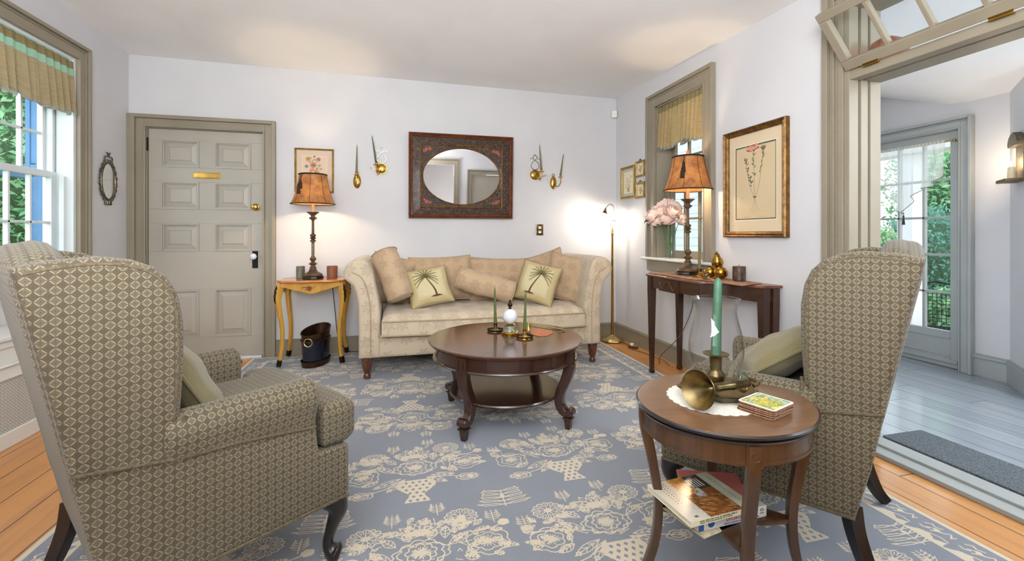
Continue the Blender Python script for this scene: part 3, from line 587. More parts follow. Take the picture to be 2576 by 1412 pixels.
# --- sunroom
wall('floor_sunroom', [((2.60, -1.2, -.12), (4.7, 3.87, 0))], 'gray_floor')
wall('wall_sunroom', [((4.58, 2.42, 0), (4.7, 2.73, HW)), ((4.58, 2.73, 2.04), (4.7, 3.53, HW)), ((4.58, 3.53, 0), (4.7, 3.86, HW)), ((4.2, -1.2, 0), (4.3, 2.08, HW)), ((2.6, -1.3, 0), (4.3, -1.2, HW))])
G().prism([(2.6, 2.30), (4.58, 3.765), (4.58, 3.87), (2.6, 2.40)], 0, HW).build('wall_angled', 'wall_white', smooth=0)['kind'] = 'structure'
g = G().prism([(4.62, 2.42), (4.58, 2.42), (4.2, 2.08), (4.3, 2.0), (4.7, 2.36)], 0, HW); g.build('wall_bay', 'wall_white', smooth=0)['kind'] = 'structure'
def sc(u, v):
    x = 2.60 + 1.99 * u; y = -1.2 + (3.52 + .745 * 1.99 * u) * v; z = 2.62 - .37 * (x - 2.6) / 1.98 + max(0, y - 2.77) * .40 * (x - 2.6) / 1.98; return (x, y, z)
g = G().grid(sc, 6, 40, flip=True); g.build('ceiling_sunroom', 'ceiling_white', smooth=20)['kind'] = 'structure'
g = G(); 
for z0, z1, d in ((0, .15, .018), (.15, .17, .03), (.17, .18, .016)):
    g.box((4.58 - d, 2.41, z0), (4.58, 2.64, z1)); g.prism([(4.58, 2.42), (4.58 - d, 2.43), (4.2 - d, 2.09), (4.2, 2.08)], z0, z1)
    g.box((4.2 - d, -1.2, z0), (4.2, 2.09, z1)); g.box((4.58 - d, 3.62, z0), (4.58, 3.76, z1))
g.build('baseboard_sunroom', 'trim_gray', smooth=0, bevel=.002)['kind'] = 'structure'
d2 = struct('door_2', 'gray glazed garden door of the sunroom')
g = G(); casing(g, 'x', 4.58, 2.73, 3.53, 0, 2.04, .095, -1, depth=.03); g.build('door_casing', 'trim_gray', d2, smooth=0, bevel=.004)
sd = sash(d2, 4.60, 2.735, 3.525, .004, 2.03, .045, 3, 5, 'trim_gray', stile=.085, rail=.075, brail=.31, mun=.02); sd.name = 'door_leaf'
g = G(); g.box((4.592, 2.82, .10), (4.602, 3.44, .115)).box((4.592, 2.82, .25), (4.602, 3.44, .262)).box((4.585, 2.76, .045), (4.602, 3.5, .075)); g.build('moulding', 'trim_gray', d2, smooth=0, bevel=.003)
# --- mat
G().prism(rrect(2.66, .55, 2.955, 1.955, .01), .002, .010).build('door_mat', 'mat_gray', smooth=0); tag(bpy.data.objects['door_mat'], 'dark gray ribbed mat on the sunroom floor beside the threshold', 'mat')
# --- outside
g = G().box((-14, -6, -.5), (-2.52, 16, -.4)).box((4.72, -6, -.42), (18, 2.0, -.36)).box((7.6, 2, -.42), (18, 16, -.36)).box((-2.52, 5.2, -.5), (4.72, 16, -.4)); g.build('floor_garden', 'grass_ground', smooth=0)['kind'] = 'structure'
G().box((4.72, 2.0, -.42), (7.6, 8, -.30)).build('floor_patio', 'brick_patio', smooth=0)['kind'] = 'structure'
def leaves(name, pts, size, mat, label, cat, parent=None, core=None):
    n = len(pts); a = rng.normal(size=(n, 3)); a /= np.linalg.norm(a, axis=1)[:, None]; b = np.cross(a, rng.normal(size=(n, 3))); b /= np.linalg.norm(b, axis=1)[:, None]
    s = size * rng.uniform(.6, 1.3, (n, 1)); P = np.stack([pts - a * s, pts - b * s * .45, pts + a * s, pts + b * s * .45], 1).reshape(-1, 3)
    F = np.arange(4 * n).reshape(n, 4)
    me = bpy.data.meshes.new(name); me.from_pydata(P.tolist(), [], F.tolist()); me.materials.append(M[mat]); o = bpy.data.objects.new(name, me); COL.objects.link(o); o.parent = parent
    if label: tag(o, label, cat)
    return o
def blob_pts(c, r, n):
    d = rng.normal(size=(n, 3)); d /= np.linalg.norm(d, axis=1)[:, None]; k = rng.uniform(.72, 1.0, (n, 1)); k *= 1 + .12 * np.sin(d[:, :1] * 7 + d[:, 1:2] * 5 + d[:, 2:3] * 6)
    return np.array(c) + d * k * np.array(r)
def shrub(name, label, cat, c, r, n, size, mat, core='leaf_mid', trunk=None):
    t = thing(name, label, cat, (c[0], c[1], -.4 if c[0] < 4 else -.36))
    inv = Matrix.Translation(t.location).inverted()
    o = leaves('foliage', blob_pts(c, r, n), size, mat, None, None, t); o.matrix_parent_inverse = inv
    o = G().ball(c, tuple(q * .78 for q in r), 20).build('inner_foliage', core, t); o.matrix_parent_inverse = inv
    o = G().tube([(c[0], c[1], -.4 if c[0] < 4 else -.36), (c[0] + .02, c[1], c[2])], [.06 * r[0] + .02, .04], 8).build('trunk', 'antique_wood', t); o.matrix_parent_inverse = inv
    return t
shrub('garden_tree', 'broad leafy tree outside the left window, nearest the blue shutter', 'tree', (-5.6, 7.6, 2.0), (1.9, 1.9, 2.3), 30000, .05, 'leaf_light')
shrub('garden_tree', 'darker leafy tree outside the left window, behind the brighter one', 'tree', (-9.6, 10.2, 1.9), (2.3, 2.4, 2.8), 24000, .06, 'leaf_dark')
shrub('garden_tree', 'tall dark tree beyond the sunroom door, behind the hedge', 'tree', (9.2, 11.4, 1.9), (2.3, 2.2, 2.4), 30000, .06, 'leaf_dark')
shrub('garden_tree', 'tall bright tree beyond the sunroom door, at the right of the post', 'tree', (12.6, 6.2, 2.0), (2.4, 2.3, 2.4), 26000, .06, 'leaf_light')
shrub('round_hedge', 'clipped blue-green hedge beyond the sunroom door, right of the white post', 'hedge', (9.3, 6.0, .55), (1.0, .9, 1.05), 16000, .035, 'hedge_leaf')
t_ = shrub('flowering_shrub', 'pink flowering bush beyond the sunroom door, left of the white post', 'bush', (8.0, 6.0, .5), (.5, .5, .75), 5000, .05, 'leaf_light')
o = leaves('blossom', blob_pts((8.0, 6.0, .53), (.52, .52, .77), 1800), .035, 'blossom_pink', None, None, t_); o.matrix_parent_inverse = Matrix.Translation(t_.location).inverted()
t_ = shrub('garden_plant', 'low pale leafy plant behind the patio chair', 'plant', (8.3, 5.0, -.05), (.5, .4, .35), 1500, .09, 'leaf_light')
# porch post and beam
g = G().box((5.54, 3.75, -.30), (5.70, 3.91, 2.05)).box((5.5, 3.71, -.30), (5.74, 3.95, -.18)); p = g.build('porch_post', 'white_paint_ext', smooth=0, bevel=.006); tag(p, 'white square porch post outside the sunroom door', 'post')
g = G().box((5.5, 2.2, 2.05), (5.75, 8, 2.3)); p = g.build('porch_beam', 'white_paint_ext', smooth=0, bevel=.006); tag(p, 'white porch beam seen through the sheer curtain', 'beam')
# patio chair (black iron mesh)
pc = thing('patio_chair', 'black wrought iron patio chair with mesh seat outside the sunroom door', 'chair', (5.62, 3.55, -.30), R(215))
g = G()
for k in range(15): a = -.24 + .48 * k / 14; g.tube([(-.22, a, .42), (.24, a, .42)], .0035, 5); g.tube([(-.23 + .48 * k / 14, -.24, .42), (-.23 + .48 * k / 14, .24, .42)], .0035, 5)
g.tube([(-.24, -.25, .42), (.25, -.25, .42), (.25, .25, .42), (-.24, .25, .42)], .012, 8, closed=True); g.build('seat', 'black_iron', pc)
g = G()
for k in range(13): a = -.22 + .44 * k / 12; g.tube([(-.24, a, .46), (-.30, a, .82)], .0035, 5)
for k in range(10): zz = .48 + .34 * k / 9; xx = -.24 - .06 * (zz - .46) / .36; g.tube([(xx, -.22, zz), (xx, .22, zz)], .0035, 5)
g.tube([(-.24, -.24, .44), (-.31, -.24, .86), (-.32, 0, .92), (-.31, .24, .86), (-.24, .24, .44)], .012, 8); g.build('backrest', 'black_iron', pc)
for sx, sy in ((.23, .23), (.23, -.23), (-.22, .23), (-.22, -.23)): G().tube([(sx, sy, .42), (sx * 1.1, sy * 1.05, 0)], .012, 8).build('leg', 'black_iron', pc)
for sy in (-1, 1): G().tube(spline([(-.27, .25 * sy, .66), (0, .28 * sy, .68), (.22, .28 * sy, .66), (.25, .26 * sy, .55), (.24, .25 * sy, .42)], 16), .012, 8).build('armrest', 'black_iron', pc)
# blue shutter outside window 1 and clapboard wing outside window 2
sh = thing('window_shutter', 'blue louvered shutter folded open outside the left window', 'shutter', (-2.525, 4.03, .8))
G().box((-.0, 0, 0), (-.03, .035, 1.65)).box((-.075, 0, 0), (-.105, .035, 1.65)).box((-.03, 0, 0), (-.075, .035, .08)).box((-.03, 0, .78), (-.075, .035, .86)).box((-.03, 0, 1.57), (-.075, .035, 1.65)).build('frame', 'shutter_blue', sh, smooth=0, bevel=.004)
for z0, z1 in ((.09, .77), (.87, 1.56)):
    n = 17; g = G()
    for k in range(n): zz = z0 + (z1 - z0) * k / n; g.box((-.025, .008 + .0, zz), (-.08, .024, zz + .041))
    g.build('louvers', 'shutter_blue', sh, smooth=0)
o = G().box((-2.9, 2.8, 1.60), (-2.95, 4.9, 1.66)).box((-2.9, 4.84, -.4), (-2.95, 4.90, 1.6)).box((-2.9, 2.8, -.4), (-2.95, 2.86, 1.6)).build('garden_rail', 'shutter_blue', smooth=0, bevel=.004); tag(o, 'blue painted rail and posts crossing outside the left window', 'rail')
o = G().box((3.9, 4.15, -.4), (4.0, 11, 4)).build('wall_exterior', 'clapboard', smooth=0); o['kind'] = 'structure'
# ---------------------------------------------------------------- rug
def draw_rug():
    RW, RH = 3.39, 4.06; c = Canvas(RW, RH, 330, (0, 0, 0)); W = (255, 255, 255); K = (0, 0, 0); r_ = random.Random(3)
    def scal(cx, cy, r, n, amp=.14, ph=0., sy=1, lw=.0052, squash=1.):
        pts = [(cx + r * (1 + amp * abs(math.sin(n * a / 2 + ph))) * math.cos(a), cy + sy * squash * r * (1 + amp * abs(math.sin(n * a / 2 + ph))) * math.sin(a)) for a in [q * 2 * PI / (n * 5) for q in range(n * 5 + 1)]]; c.line(pts, lw, W)
    def flower(cx, cy, r, n=8, sy=1, solid=.28, fringe=False):
        if fringe:
            scal(cx, cy, r * .86, 14, .2, lw=.0048, squash=.8)
            for k in range(28): a = k * 2 * PI / 28; c.line([(cx + r * .55 * math.cos(a), cy + sy * r * .45 * math.sin(a)), (cx + r * .85 * math.cos(a), cy + sy * r * .7 * math.sin(a))], .0042, W)
            c.ell(cx, cy, r * .25, r * .2, W); [c.line([(cx, cy), (cx + r * .5 * math.cos(a), cy + r * .42 * math.sin(a))], .005, W) for a in [q * .7 + .2 for q in range(9)]]
        else:
            scal(cx, cy, r, n, .2, squash=.85); scal(cx, cy, r * .62, n, .3, .5, lw=.005, squash=.85)
            for k in range(n * 3): a = k * 2 * PI / (n * 3); c.line([(cx, cy), (cx + r * r_.uniform(.4, .62) * math.cos(a), cy + r * .8 * r_.uniform(.4, .62) * math.sin(a))], .0042, W)
            c.ell(cx, cy, r * solid * .8, r * solid * .55, W)
    def leaf(x0, y0, x1, y1, w, veins=3, lw=.0042):
        dx, dy = x1 - x0, y1 - y0; L = math.hypot(dx, dy); nx, ny = -dy / L, dx / L
        for s in (1, -1): c.line([(x0 + dx * t + nx * s * w * math.sin(PI * t) , y0 + dy * t + ny * s * w * math.sin(PI * t)) for t in [q / 8 for q in range(9)]], lw, W)
        c.line([(x0, y0), (x1, y1)], lw * .9, W)
        for k in range(veins): t = .25 + .5 * k / max(1, veins - 1); c.line([(x0 + dx * t, y0 + dy * t), (x0 + dx * (t + .15) + nx * w * .6, y0 + dy * (t + .15) + ny * w * .6)], .004, W); c.line([(x0 + dx * t, y0 + dy * t), (x0 + dx * (t + .15) - nx * w * .6, y0 + dy * (t + .15) - ny * w * .6)], .004, W)
    def motif(ox, oy, s):
        P = lambda x, y: (ox + x, oy + s * y)
        def L(x0, y0, x1, y1, w=.018, lw=.0042): a = P(x0, y0); b = P(x1, y1); leaf(*a, *b, w, 3, lw)
        # vase
        prof = [(.055, -.295), (.05, -.275), (.036, -.25), (.034, -.23), (.06, -.205), (.085, -.175), (.09, -.15), (.075, -.125), (.06, -.115)]
        poly = [P(x, y) for x, y in prof] + [P(-x, y) for x, y in prof[::-1]]; c.poly(poly, W)
        for j in range(6):
            for i in range(-4, 5):
                x = i * .030 + (j % 2) * .015; y = -.278 + j * .0285
                hw = np.interp(y, [-.295, -.25, -.23, -.175, -.15, -.115], [.055, .036, .034, .085, .09, .06])
                if abs(x) < hw - .008: a = P(x, y); c.poly([(a[0] - .0085, a[1]), (a[0], a[1] - .0105), (a[0] + .0085, a[1]), (a[0], a[1] + .0105)], K)
        flower(*P(0, 0), .072, 9, s); scal(*P(0, -.005), .095, 10, .12, squash=.55)
        flower(*P(.245, .005), .072, 6, s, .3); flower(*P(-.245, -.045), .068, 6, s, .3)
        flower(*P(.165, .17), .066, 10, s, fringe=True); flower(*P(-.20, .125), .066, 10, s, fringe=True)
        # pointed lily on top
        b = P(0, .095)
        for k in range(7): a = R(12 + 156 * k / 6); e = P(.098 * math.cos(a), .10 + .090 * math.sin(a)); leaf(*b, *e, .020, 1, .0038)
        for k in range(9): a = R(15 + 150 * k / 8); c.line([b, P(.04 * math.cos(a), .10 + .035 * math.sin(a))], .0036, W)
        for x, y, n_ in ((-.105, .185, 5), (.29, .125, 4), (-.315, .055, 4), (.075, .225, 5)):
            for k in range(n_):
                f = k / n_; q = P(x, y + .05 * f)
                for sx in (-1, 1): c.line([q, P(x + sx * .018, y + .05 * f + .004), P(x + sx * .034 * (1 - .4 * f), y + .05 * f + .022), P(x + sx * .012, y + .05 * f + .012)], .0032, W)
            c.line([P(x, y - .02), P(x, y + .06)], .0045, W)
        for a, b, d, e in ((-.07, -.09, -.19, -.15), (-.05, -.1, -.13, -.19), (.07, -.09, .18, -.10), (.05, -.10, .14, -.16), (-.10, -.03, -.18, .04), (.10, .02, .18, .07), (-.09, .05, -.14, .10), (.09, .06, .10, .13), (-.30, .0, -.335, .05), (.15, -.05, .20, -.07), (-.17, -.09, -.24, -.12), (.03, .07, .06, .12), (-.04, .07, -.06, .12), (.18, -.02, .17, -.06)): L(a, b, d, e)
        for sx, yy in ((-1, -.195), (1, -.14)):
            b = P(sx * .235, yy); scal(b[0], b[1], .042, 5, .25, squash=.55); scal(b[0], b[1], .024, 5, .3, squash=.5)
            for k in range(5): a = R(-60 + 120 * k / 4); c.line([b, (b[0] + sx * .06 * math.cos(a), b[1] + s * .03 * math.sin(a))], .0045, W)
            c.line([P(sx * .06, -.11), P(sx * .14, yy + .03), b], .006, W)
        c.line([P(.19, .07), P(.27, .075), P(.335, .10)], .006, W); flower(*P(.325, .10), .018, 5, s, .5)
        c.line([P(-.19, -.0), P(-.30, .01), P(-.335, .02)], .006, W)
        for q in range(34):
            a = r_.uniform(-.45, PI + .45); rr = r_.uniform(.10, .235); x = rr * 1.3 * math.cos(a); y = .01 + rr * .8 * math.sin(a); b = a + r_.uniform(-.9, .9); l_ = r_.uniform(.030, .05); L(x, y, x + l_ * 1.3 * math.cos(b), y + l_ * math.sin(b), .012, lw=.003)
        for q in range(26):
            a = r_.uniform(0, 2 * PI); rr = r_.uniform(.10, .22); x = rr * 1.25 * math.cos(a); y = .03 + rr * .75 * math.sin(a)
            if y < -.10: continue
            c.line([P(x, y), P(x + r_.uniform(-.03, .03), y + r_.uniform(-.02, .02)), P(x + r_.uniform(-.04, .04), y + r_.uniform(0, .04))], .0045, W)
    def fern(ox, oy, s):
        c.line([(ox, oy - .06 * s), (ox, oy + .055 * s)], .005, W); c.poly([(ox - .012, oy + .012), (ox, oy + .03), (ox + .012, oy + .012), (ox, oy - .005)], W)
        for k in range(5):
            y = oy + s * (-.05 + .025 * k)
            for sx in (-1, 1): c.line([(ox, y), (ox + sx * .035, y + .012 * s), (ox + sx * .075, y + .016 * s), (ox + sx * (.115 - .012 * k), y + .022 * s)], .0048, W)
            for sx in (-1, 1): c.line([(ox, y + .002 * s), (ox + sx * .04, y + .002 * s), (ox + sx * .085, y + .006 * s), (ox + sx * (.115 - .012 * k), y + .022 * s)], .0042, W)
    for k in range(-2, 4):
        for Y, s in ((1.03, 1), (1.64, 1), (2.25, 1), (2.87, -1), (3.48, -1), (4.09, -1)):
            X = .08 + .72 * k + 1.30; y = Y - .54
            if -.1 < X - .17 and X < 3.45: motif(X, y, s)
            if X + .36 < 3.25: fern(X + .36, y - .35 * s, s)
    # star flowers along the right-hand field edge
    for y in (.42, 1.15, 2.9, 3.6): 
        for k in range(8): a = k * PI / 4 + .2; c.poly([(3.02 + .075 * math.cos(a), y + .075 * math.sin(a)), (3.02 + .025 * math.cos(a + .4), y + .025 * math.sin(a + .4)), (3.02 + .025 * math.cos(a - .4), y + .025 * math.sin(a - .4))], W)
        c.ell(3.02, y, .022, .022, W); c.ell(3.02, y, .010, .007, K)
    # border
    B = .165
    for x0, y0, x1, y1 in ((0, 0, B, RH), (RW - B, 0, RW, RH), (0, 0, RW, B), (0, RH - B, RW, RH)): c.rect(x0, y0, x1, y1, K)
    for hor in (0, 1):
        n = int((RW if hor else RH) / .13)
        for side in (0, 1):
            for k in range(n):
                t = (k + .5) * .13 + .02
                def Q(d, tt): return (tt, d if not side else RH - d) if hor else (d if not side else RW - d, tt)
                if t < B or t > (RW if hor else RH) - B: continue
                f = lambda d, tt: c.line([Q(a, b) for a, b in zip(d, tt)], .006, W)
                f([.055, .075, .07, .09], [t - .03, t - .015, t + .01, t + .03]); f([.07, .085, .10], [t - .02, t, t + .01]); f([.05, .06, .05, .066], [t, t + .02, t + .035, t + .05]); f([.09, .10, .095], [t + .02, t + .035, t + .05]); f([.06, .08, .06], [t - .05, t - .045, t - .035])
                p = Q(.075, t + .005); c.ell(p[0], p[1], .011, .008, W)
                pts = [Q(.163, t - .068), Q(.125, t - .062), Q(.145, t - .03), Q(.118, t), Q(.13, t + .03), Q(.15, t + .045), Q(.163, t + .068)]; c.poly(pts, W)
                f([.118, .11, .12], [t - .06, t - .03, t])
    for a, b in ((0, .022), (B - .006, B + .002)):
        for x0, y0, x1, y1 in ((a, a, b, RH - a), (RW - b, a, RW - a, RH - a), (a, a, RW - a, b), (a, RH - b, RW - a, RH - a)): c.rect(x0, y0, x1, y1, W)
    return c
rug = thing('area_rug', 'large blue flat-pile rug with cream flower vases under the seating', 'rug', (.395, 2.57, 0))
RC = draw_rug(); RC.panel('pile', 'rug_pile', rug, lambda x, y: (x - 1.695, y - 2.03, .008))
G().box((-1.692, -2.027, .0005), (1.692, 2.027, .0075)).build('backing', 'cork', rug, smooth=0)

# ---------------------------------------------------------------- pillows
def pillow(g, w, h, t, T=None, bow=.07, n=22, p=.42, wr=0., seed=0, m=0):
    ph = seed * 1.7
    for side in (1, -1):
        def fn(a, b):
            u = a * 2 - 1; v = b * 2 - 1; e = max(0, (1 - abs(u) ** 2.6) * (1 - abs(v) ** 2.6)) ** p
            x = w / 2 * u * (1 - bow * (1 - v * v)); y = h / 2 * v * (1 - bow * (1 - u * u))
            z = side * t / 2 * e * (1 + wr * math.sin(6 * u + ph + 3 * v) * math.sin(5 * v + 2 * ph - 2 * u))
            return (x, y, z)
        g.grid(fn, n, n, m=m, T=T, flip=side < 0, uvfn=lambda a, b: (a * w + seed, b * h + seed * .3))
    return g
def pillow_edge(w, h, bow=.07, n=14):
    pts = []
    for k in range(n): u = -1 + 2 * k / n; pts.append((w / 2 * u, -h / 2 * (1 - bow * (1 - u * u)), 0))
    for k in range(n): u = -1 + 2 * k / n; pts.append((w / 2 * (1 - bow * (1 - u * u)), h / 2 * u, 0))
    for k in range(n): u = 1 - 2 * k / n; pts.append((w / 2 * u, h / 2 * (1 - bow * (1 - u * u)), 0))
    for k in range(n): u = 1 - 2 * k / n; pts.append((-w / 2 * (1 - bow * (1 - u * u)), h / 2 * u, 0))
    return pts
def frame_T(loc, yaw=0, lean=0, roll=0):
    """pillow plane XY -> upright facing -Y; lean back, roll in plane (ccw seen from the front), yaw about z"""
    return Matrix.Translation(loc) @ Matrix.Rotation(R(yaw), 4, 'Z') @ Matrix.Rotation(R(90 - lean), 4, 'X') @ Matrix.Rotation(R(roll), 4, 'Z')
def make_pillow(name, label, cat, loc, w, h, t, mat, yaw=0, lean=15, roll=0, group=None, edge='piping_tan', wr=.06, seed=0, er=.006, p=.42):
    th = thing(name, label, cat, (0, 0, 0), group=group); th.matrix_world = frame_T(loc, yaw, lean, roll)
    pillow(G(), w, h, t, wr=wr, seed=seed, p=p).build('cover', mat, th, smooth=60)
    if edge: G().tube(pillow_edge(w, h), er, 6, closed=True).build('piping', edge, th)
    return th

# ---------------------------------------------------------------- wing chairs
def wing_chair(label, loc, ang, cf=.392, sz=.555, dz=0.):
    ch = thing('wing_chair', label, 'armchair', loc, R(ang), group='patterned wing chairs')
    SH = Matrix(((1, 0, -.20, .076), (0, 1, 0, 0), (0, 0, 1, 0), (0, 0, 0, 1)))
    for s in (-1, 1):
        a, b = sorted((s * .285, s * .35))
        G().slab([(-.30, .235), (.325, .228), (.335, .245), (.335, .40), (.225, .41), (.215, .50), (.10, .525), (-.155, .545), (-.175, .64), (-.385, .66), (-.34, .40)], a, b, .012, 'y').build('side_panel', 'brocade', ch)
        wp = [(-.372, .575), (-.17, .575), (-.158, .66), (-.150, .80), (-.150, .90), (-.160, .97), (-.180, 1.02), (-.215, 1.057), (-.26, 1.078), (-.32, 1.088), (-.40, 1.082), (-.468, 1.068), (-.445, .96), (-.405, .76)]
        a, b = sorted((s * .275, s * .352))
        G().slab(wp, a, b, .026, 'y', k=5).build('wing', 'brocade', ch)
        yy = s * .347
        pp = spline([(x, yy, z) for x, z in inset(wp, .018)[1:12]], 60); G().tube(pp, .0055, 7).build('wing_piping', 'welt_brown', ch)
        G().tube(spline([(-.372, s * .353, .583), (-.27, s * .354, .566), (-.155, s * .354, .547), (0, s * .354, .535), (.21, s * .352, .505)], 24), .0045, 6).build('seam_piping', 'welt_brown', ch)
        G().tube([(-.158, s * .354, .545), (-.156, s * .356, .66)], .005, 6).build('seam_piping', 'welt_brown', ch); G().tube([(-.30, s * .350, .234), (.33, s * .350, .228)], .006, 6).build('hem_piping', 'welt_brown', ch)
        yp = [(.265, .42), (.345, .42), (.350, .53), (.366, .575), (.372, .61), (.362, .64), (.338, .658), (.31, .664), (.282, .655), (.264, .63), (.260, .58)]
        if s < 0: yp = [(-q, z) for q, z in yp][::-1]
        yp = [(q, z - (dz if z > .5 else 0)) for q, z in yp]
        G().slab(yp, -.20, .222, .028, 'x', k=6).build('arm', 'brocade', ch)
        # legs
        k_ = s
        G().tube(spline([(.262, k_ * .262, .27), (.285, k_ * .285, .235), (.312, k_ * .312, .18), (.298, k_ * .298, .11), (.288, k_ * .288, .055), (.300, k_ * .300, .022), (.318, k_ * .318, .012)], 26), [.052, .054, .055, .055, .053, .050, .047, .043, .038, .034, .030, .026, .023, .021, .019, .018, .018, .018, .019, .021, .024, .027, .031, .034, .034, .030, .022], 12).build('leg', 'dark_leg', ch)
        G().tube(spline([(-.285, k_ * .30, .25), (-.30, k_ * .302, .16), (-.335, k_ * .31, .06), (-.37, k_ * .318, .012)], 12), list(np.linspace(.034, .024, 13)), 4, flat=.8).build('leg', 'dark_leg', ch, smooth=30, bevel=.003)
    crown = [(.335 - .67 * k / 14, 1.058 + .06 * math.sin(PI * k / 14)) for k in range(15)]
    G().slab([(-.342, .225), (.342, .225), (.346, .60)] + crown + [(-.346, .60)], -.335, -.215, .045, 'x', k=6, T=SH).build('back', 'brocade', ch)
    G().tube([(-.405, y, z - .042) for y, z in crown[1:-1]], [.03] + [.05] * 11 + [.03], 12).build('back_roll', 'brocade', ch)
    G().slab([(-.25, -.26), (-.25, .26), (-.22, .27), (.0, .27), (-.0, -.27), (-.22, -.27)][::-1], .60, 1.0, .05, 'z', T=SH @ Matrix.Translation((-.10, 0, -.02)) @ Matrix.Diagonal((.35, 1, 1, 1))).build('inner_back', 'brocade', ch)
    G().slab(rrect(-.30, -.30, .335, .30, .02), .22, .40, .01).build('seat_frame', 'brocade', ch)
    T_ = [(-.24, -.255), (.232, -.255), (.24, -.30), (.245, -.335), (cf - .052, -.34), (cf - .02, -.32), (cf - .007, -.22), (cf, 0), (cf - .007, .22), (cf - .02, .32), (cf - .052, .34), (.245, .335), (.24, .30), (.232, .255), (-.24, .255)]
    G().slab(T_, .402, sz, .04, k=6).build('seat_cushion', 'brocade', ch)
    for z in (.432, sz - .027): G().tube([(x, y, z) for x, y in inset(T_, .012)[2:13]], .0055, 6).build('cushion_piping', 'welt_brown', ch)
    return ch
wing_chair('patterned wing chair in the left foreground, its side to the camera', (-.645, 1.75, .009), 37.4)
wing_chair('patterned wing chair in the right foreground, behind the small oval table', (1.52, 1.565, .009), 125.5, .345, .525, .03)
def chair_pillow(label, loc, ang, fwd, yaw, lean, roll, zz=.715):
    c_, s_ = math.cos(R(ang)), math.sin(R(ang)); x, y = fwd
    make_pillow('throw_pillow', label, 'pillow', (loc[0] + c_ * x - s_ * y, loc[1] + s_ * x + c_ * y, zz), .43, .40, .15, 'corduroy', yaw=ang + 90 + yaw, lean=lean, roll=roll, edge='corduroy', wr=.12, seed=2, p=.5)
chair_pillow('olive corduroy pillow on the left wing chair', (-.645, 1.75), 37.4, (-.105, -.03), 0, 30, 4, .70)
chair_pillow('olive corduroy pillow on the right wing chair', (1.52, 1.565), 125.5, (-.03, -.06), 0, 58, 30, .645)

# ---------------------------------------------------------------- sofa
SX, SY = .725, 4.08
sofa = thing('sofa', 'cream sofa with flared scroll arms and stitched sunbursts against the back wall', 'sofa', (SX, SY, .009))
for s in (-1, 1):
    ap = [(1.025, .165), (1.026, .40), (1.028, .58), (1.045, .68), (1.07, .735), (1.10, .765), (1.135, .80), (1.142, .845), (1.125, .895), (1.085, .93), (1.03, .948), (.985, .94), (.95, .91), (.925, .85), (.90, .74), (.872, .60), (.862, .45), (.86, .165)]
    ap = [(s * x, z) for x, z in (ap if s > 0 else ap[::-1])]
    G().slab(ap, -.40, .46, .03, 'y', k=5).build('arm', 'sofa_cloth', sofa)
    G().tube(spline([(s * .935, -.402, .17), (s * .935, -.402, .50), (s * .955, -.402, .68), (s * 1.0, -.402, .80), (s * 1.07, -.402, .845)], 24), .004, 6).build('arm_piping', 'piping_tan', sofa)
G().slab(rrect(-.90, -.385, .90, .44, .02), .165, .345, .02).build('base', 'sofa_cloth', sofa)
g = G(); bp = [(.20, .30), (.24, .58), (.29, .78), (.34, .84), (.41, .855), (.465, .83), (.485, .76), (.47, .55), (.465, .18), (.30, .18)]
g.slab(bp, -.93, .93, .04, 'x', k=5).build('back', 'sofa_cloth', sofa)
def seat_top(u, v):
    x = -.852 + 1.704 * u; y = -.445 + .72 * v; ed = min(1, min(u, 1 - u) / .04, v / .07, (1 - v) / .05); ed = math.sqrt(max(0, 1 - (1 - max(0, ed)) ** 2))
    tuft = .5 + .5 * math.cos(2 * PI * (x / .284)) * math.cos(2 * PI * (y + .1) / .26); sag = .02 * math.sin(PI * u)
    return (x, y - .03 * math.sin(PI * u) * (1 - v), .455 + .055 * ed - .014 * (tuft ** 3) * ed + .012 * math.sin(PI * v))
g = G().grid(seat_top, 90, 44); sp = [(-.852, -.445)] + [(-.852 + 1.704 * k / 24, -.445 - .03 * math.sin(PI * k / 24)) for k in range(1, 24)] + [(.852, -.445), (.852, .275), (-.852, .275)]
g.slab(sp, .338, .458, .012); g.build('seat_cushion', 'sofa_cloth', sofa, smooth=50)
for z, d in ((.458, .006), (.345, .006)): G().tube([(x, y - d * .3, z) for x, y in sp[:26]], .006, 6).build('cushion_piping', 'piping_tan', sofa)
def spiral_leg(name, x, y, parent, h=.165):
    g = G(); pr = [(.0, .026), (.012, .029), (.03, .026), (.04, .019), (.05, .024), (.065, .027), (.10, .034), (.14, .038), (h, .040)]
    zs = [p[0] for p in pr]; rs = [p[1] for p in pr]
    def fn(u, v):
        z = v * h; r = np.interp(z, zs, rs); a = u * 2 * PI
        if z > .058 and z < h - .012: r += .0035 * math.cos(7 * a + z * 75)
        return (x + r * math.cos(a), y + r * math.sin(a), z)
    g.grid(fn, 42, 40, cu=True); n = 20; g.add([(x + .026 * math.cos(q * 2 * PI / n), y + .026 * math.sin(q * 2 * PI / n), 0) for q in range(n)], [list(range(n))[::-1]])
    return g.build(name, 'turned_leg', parent)
for x, y in ((-.965, -.345), (.965, -.345), (-.95, .40), (.95, .40)): spiral_leg('leg', x, y, sofa)
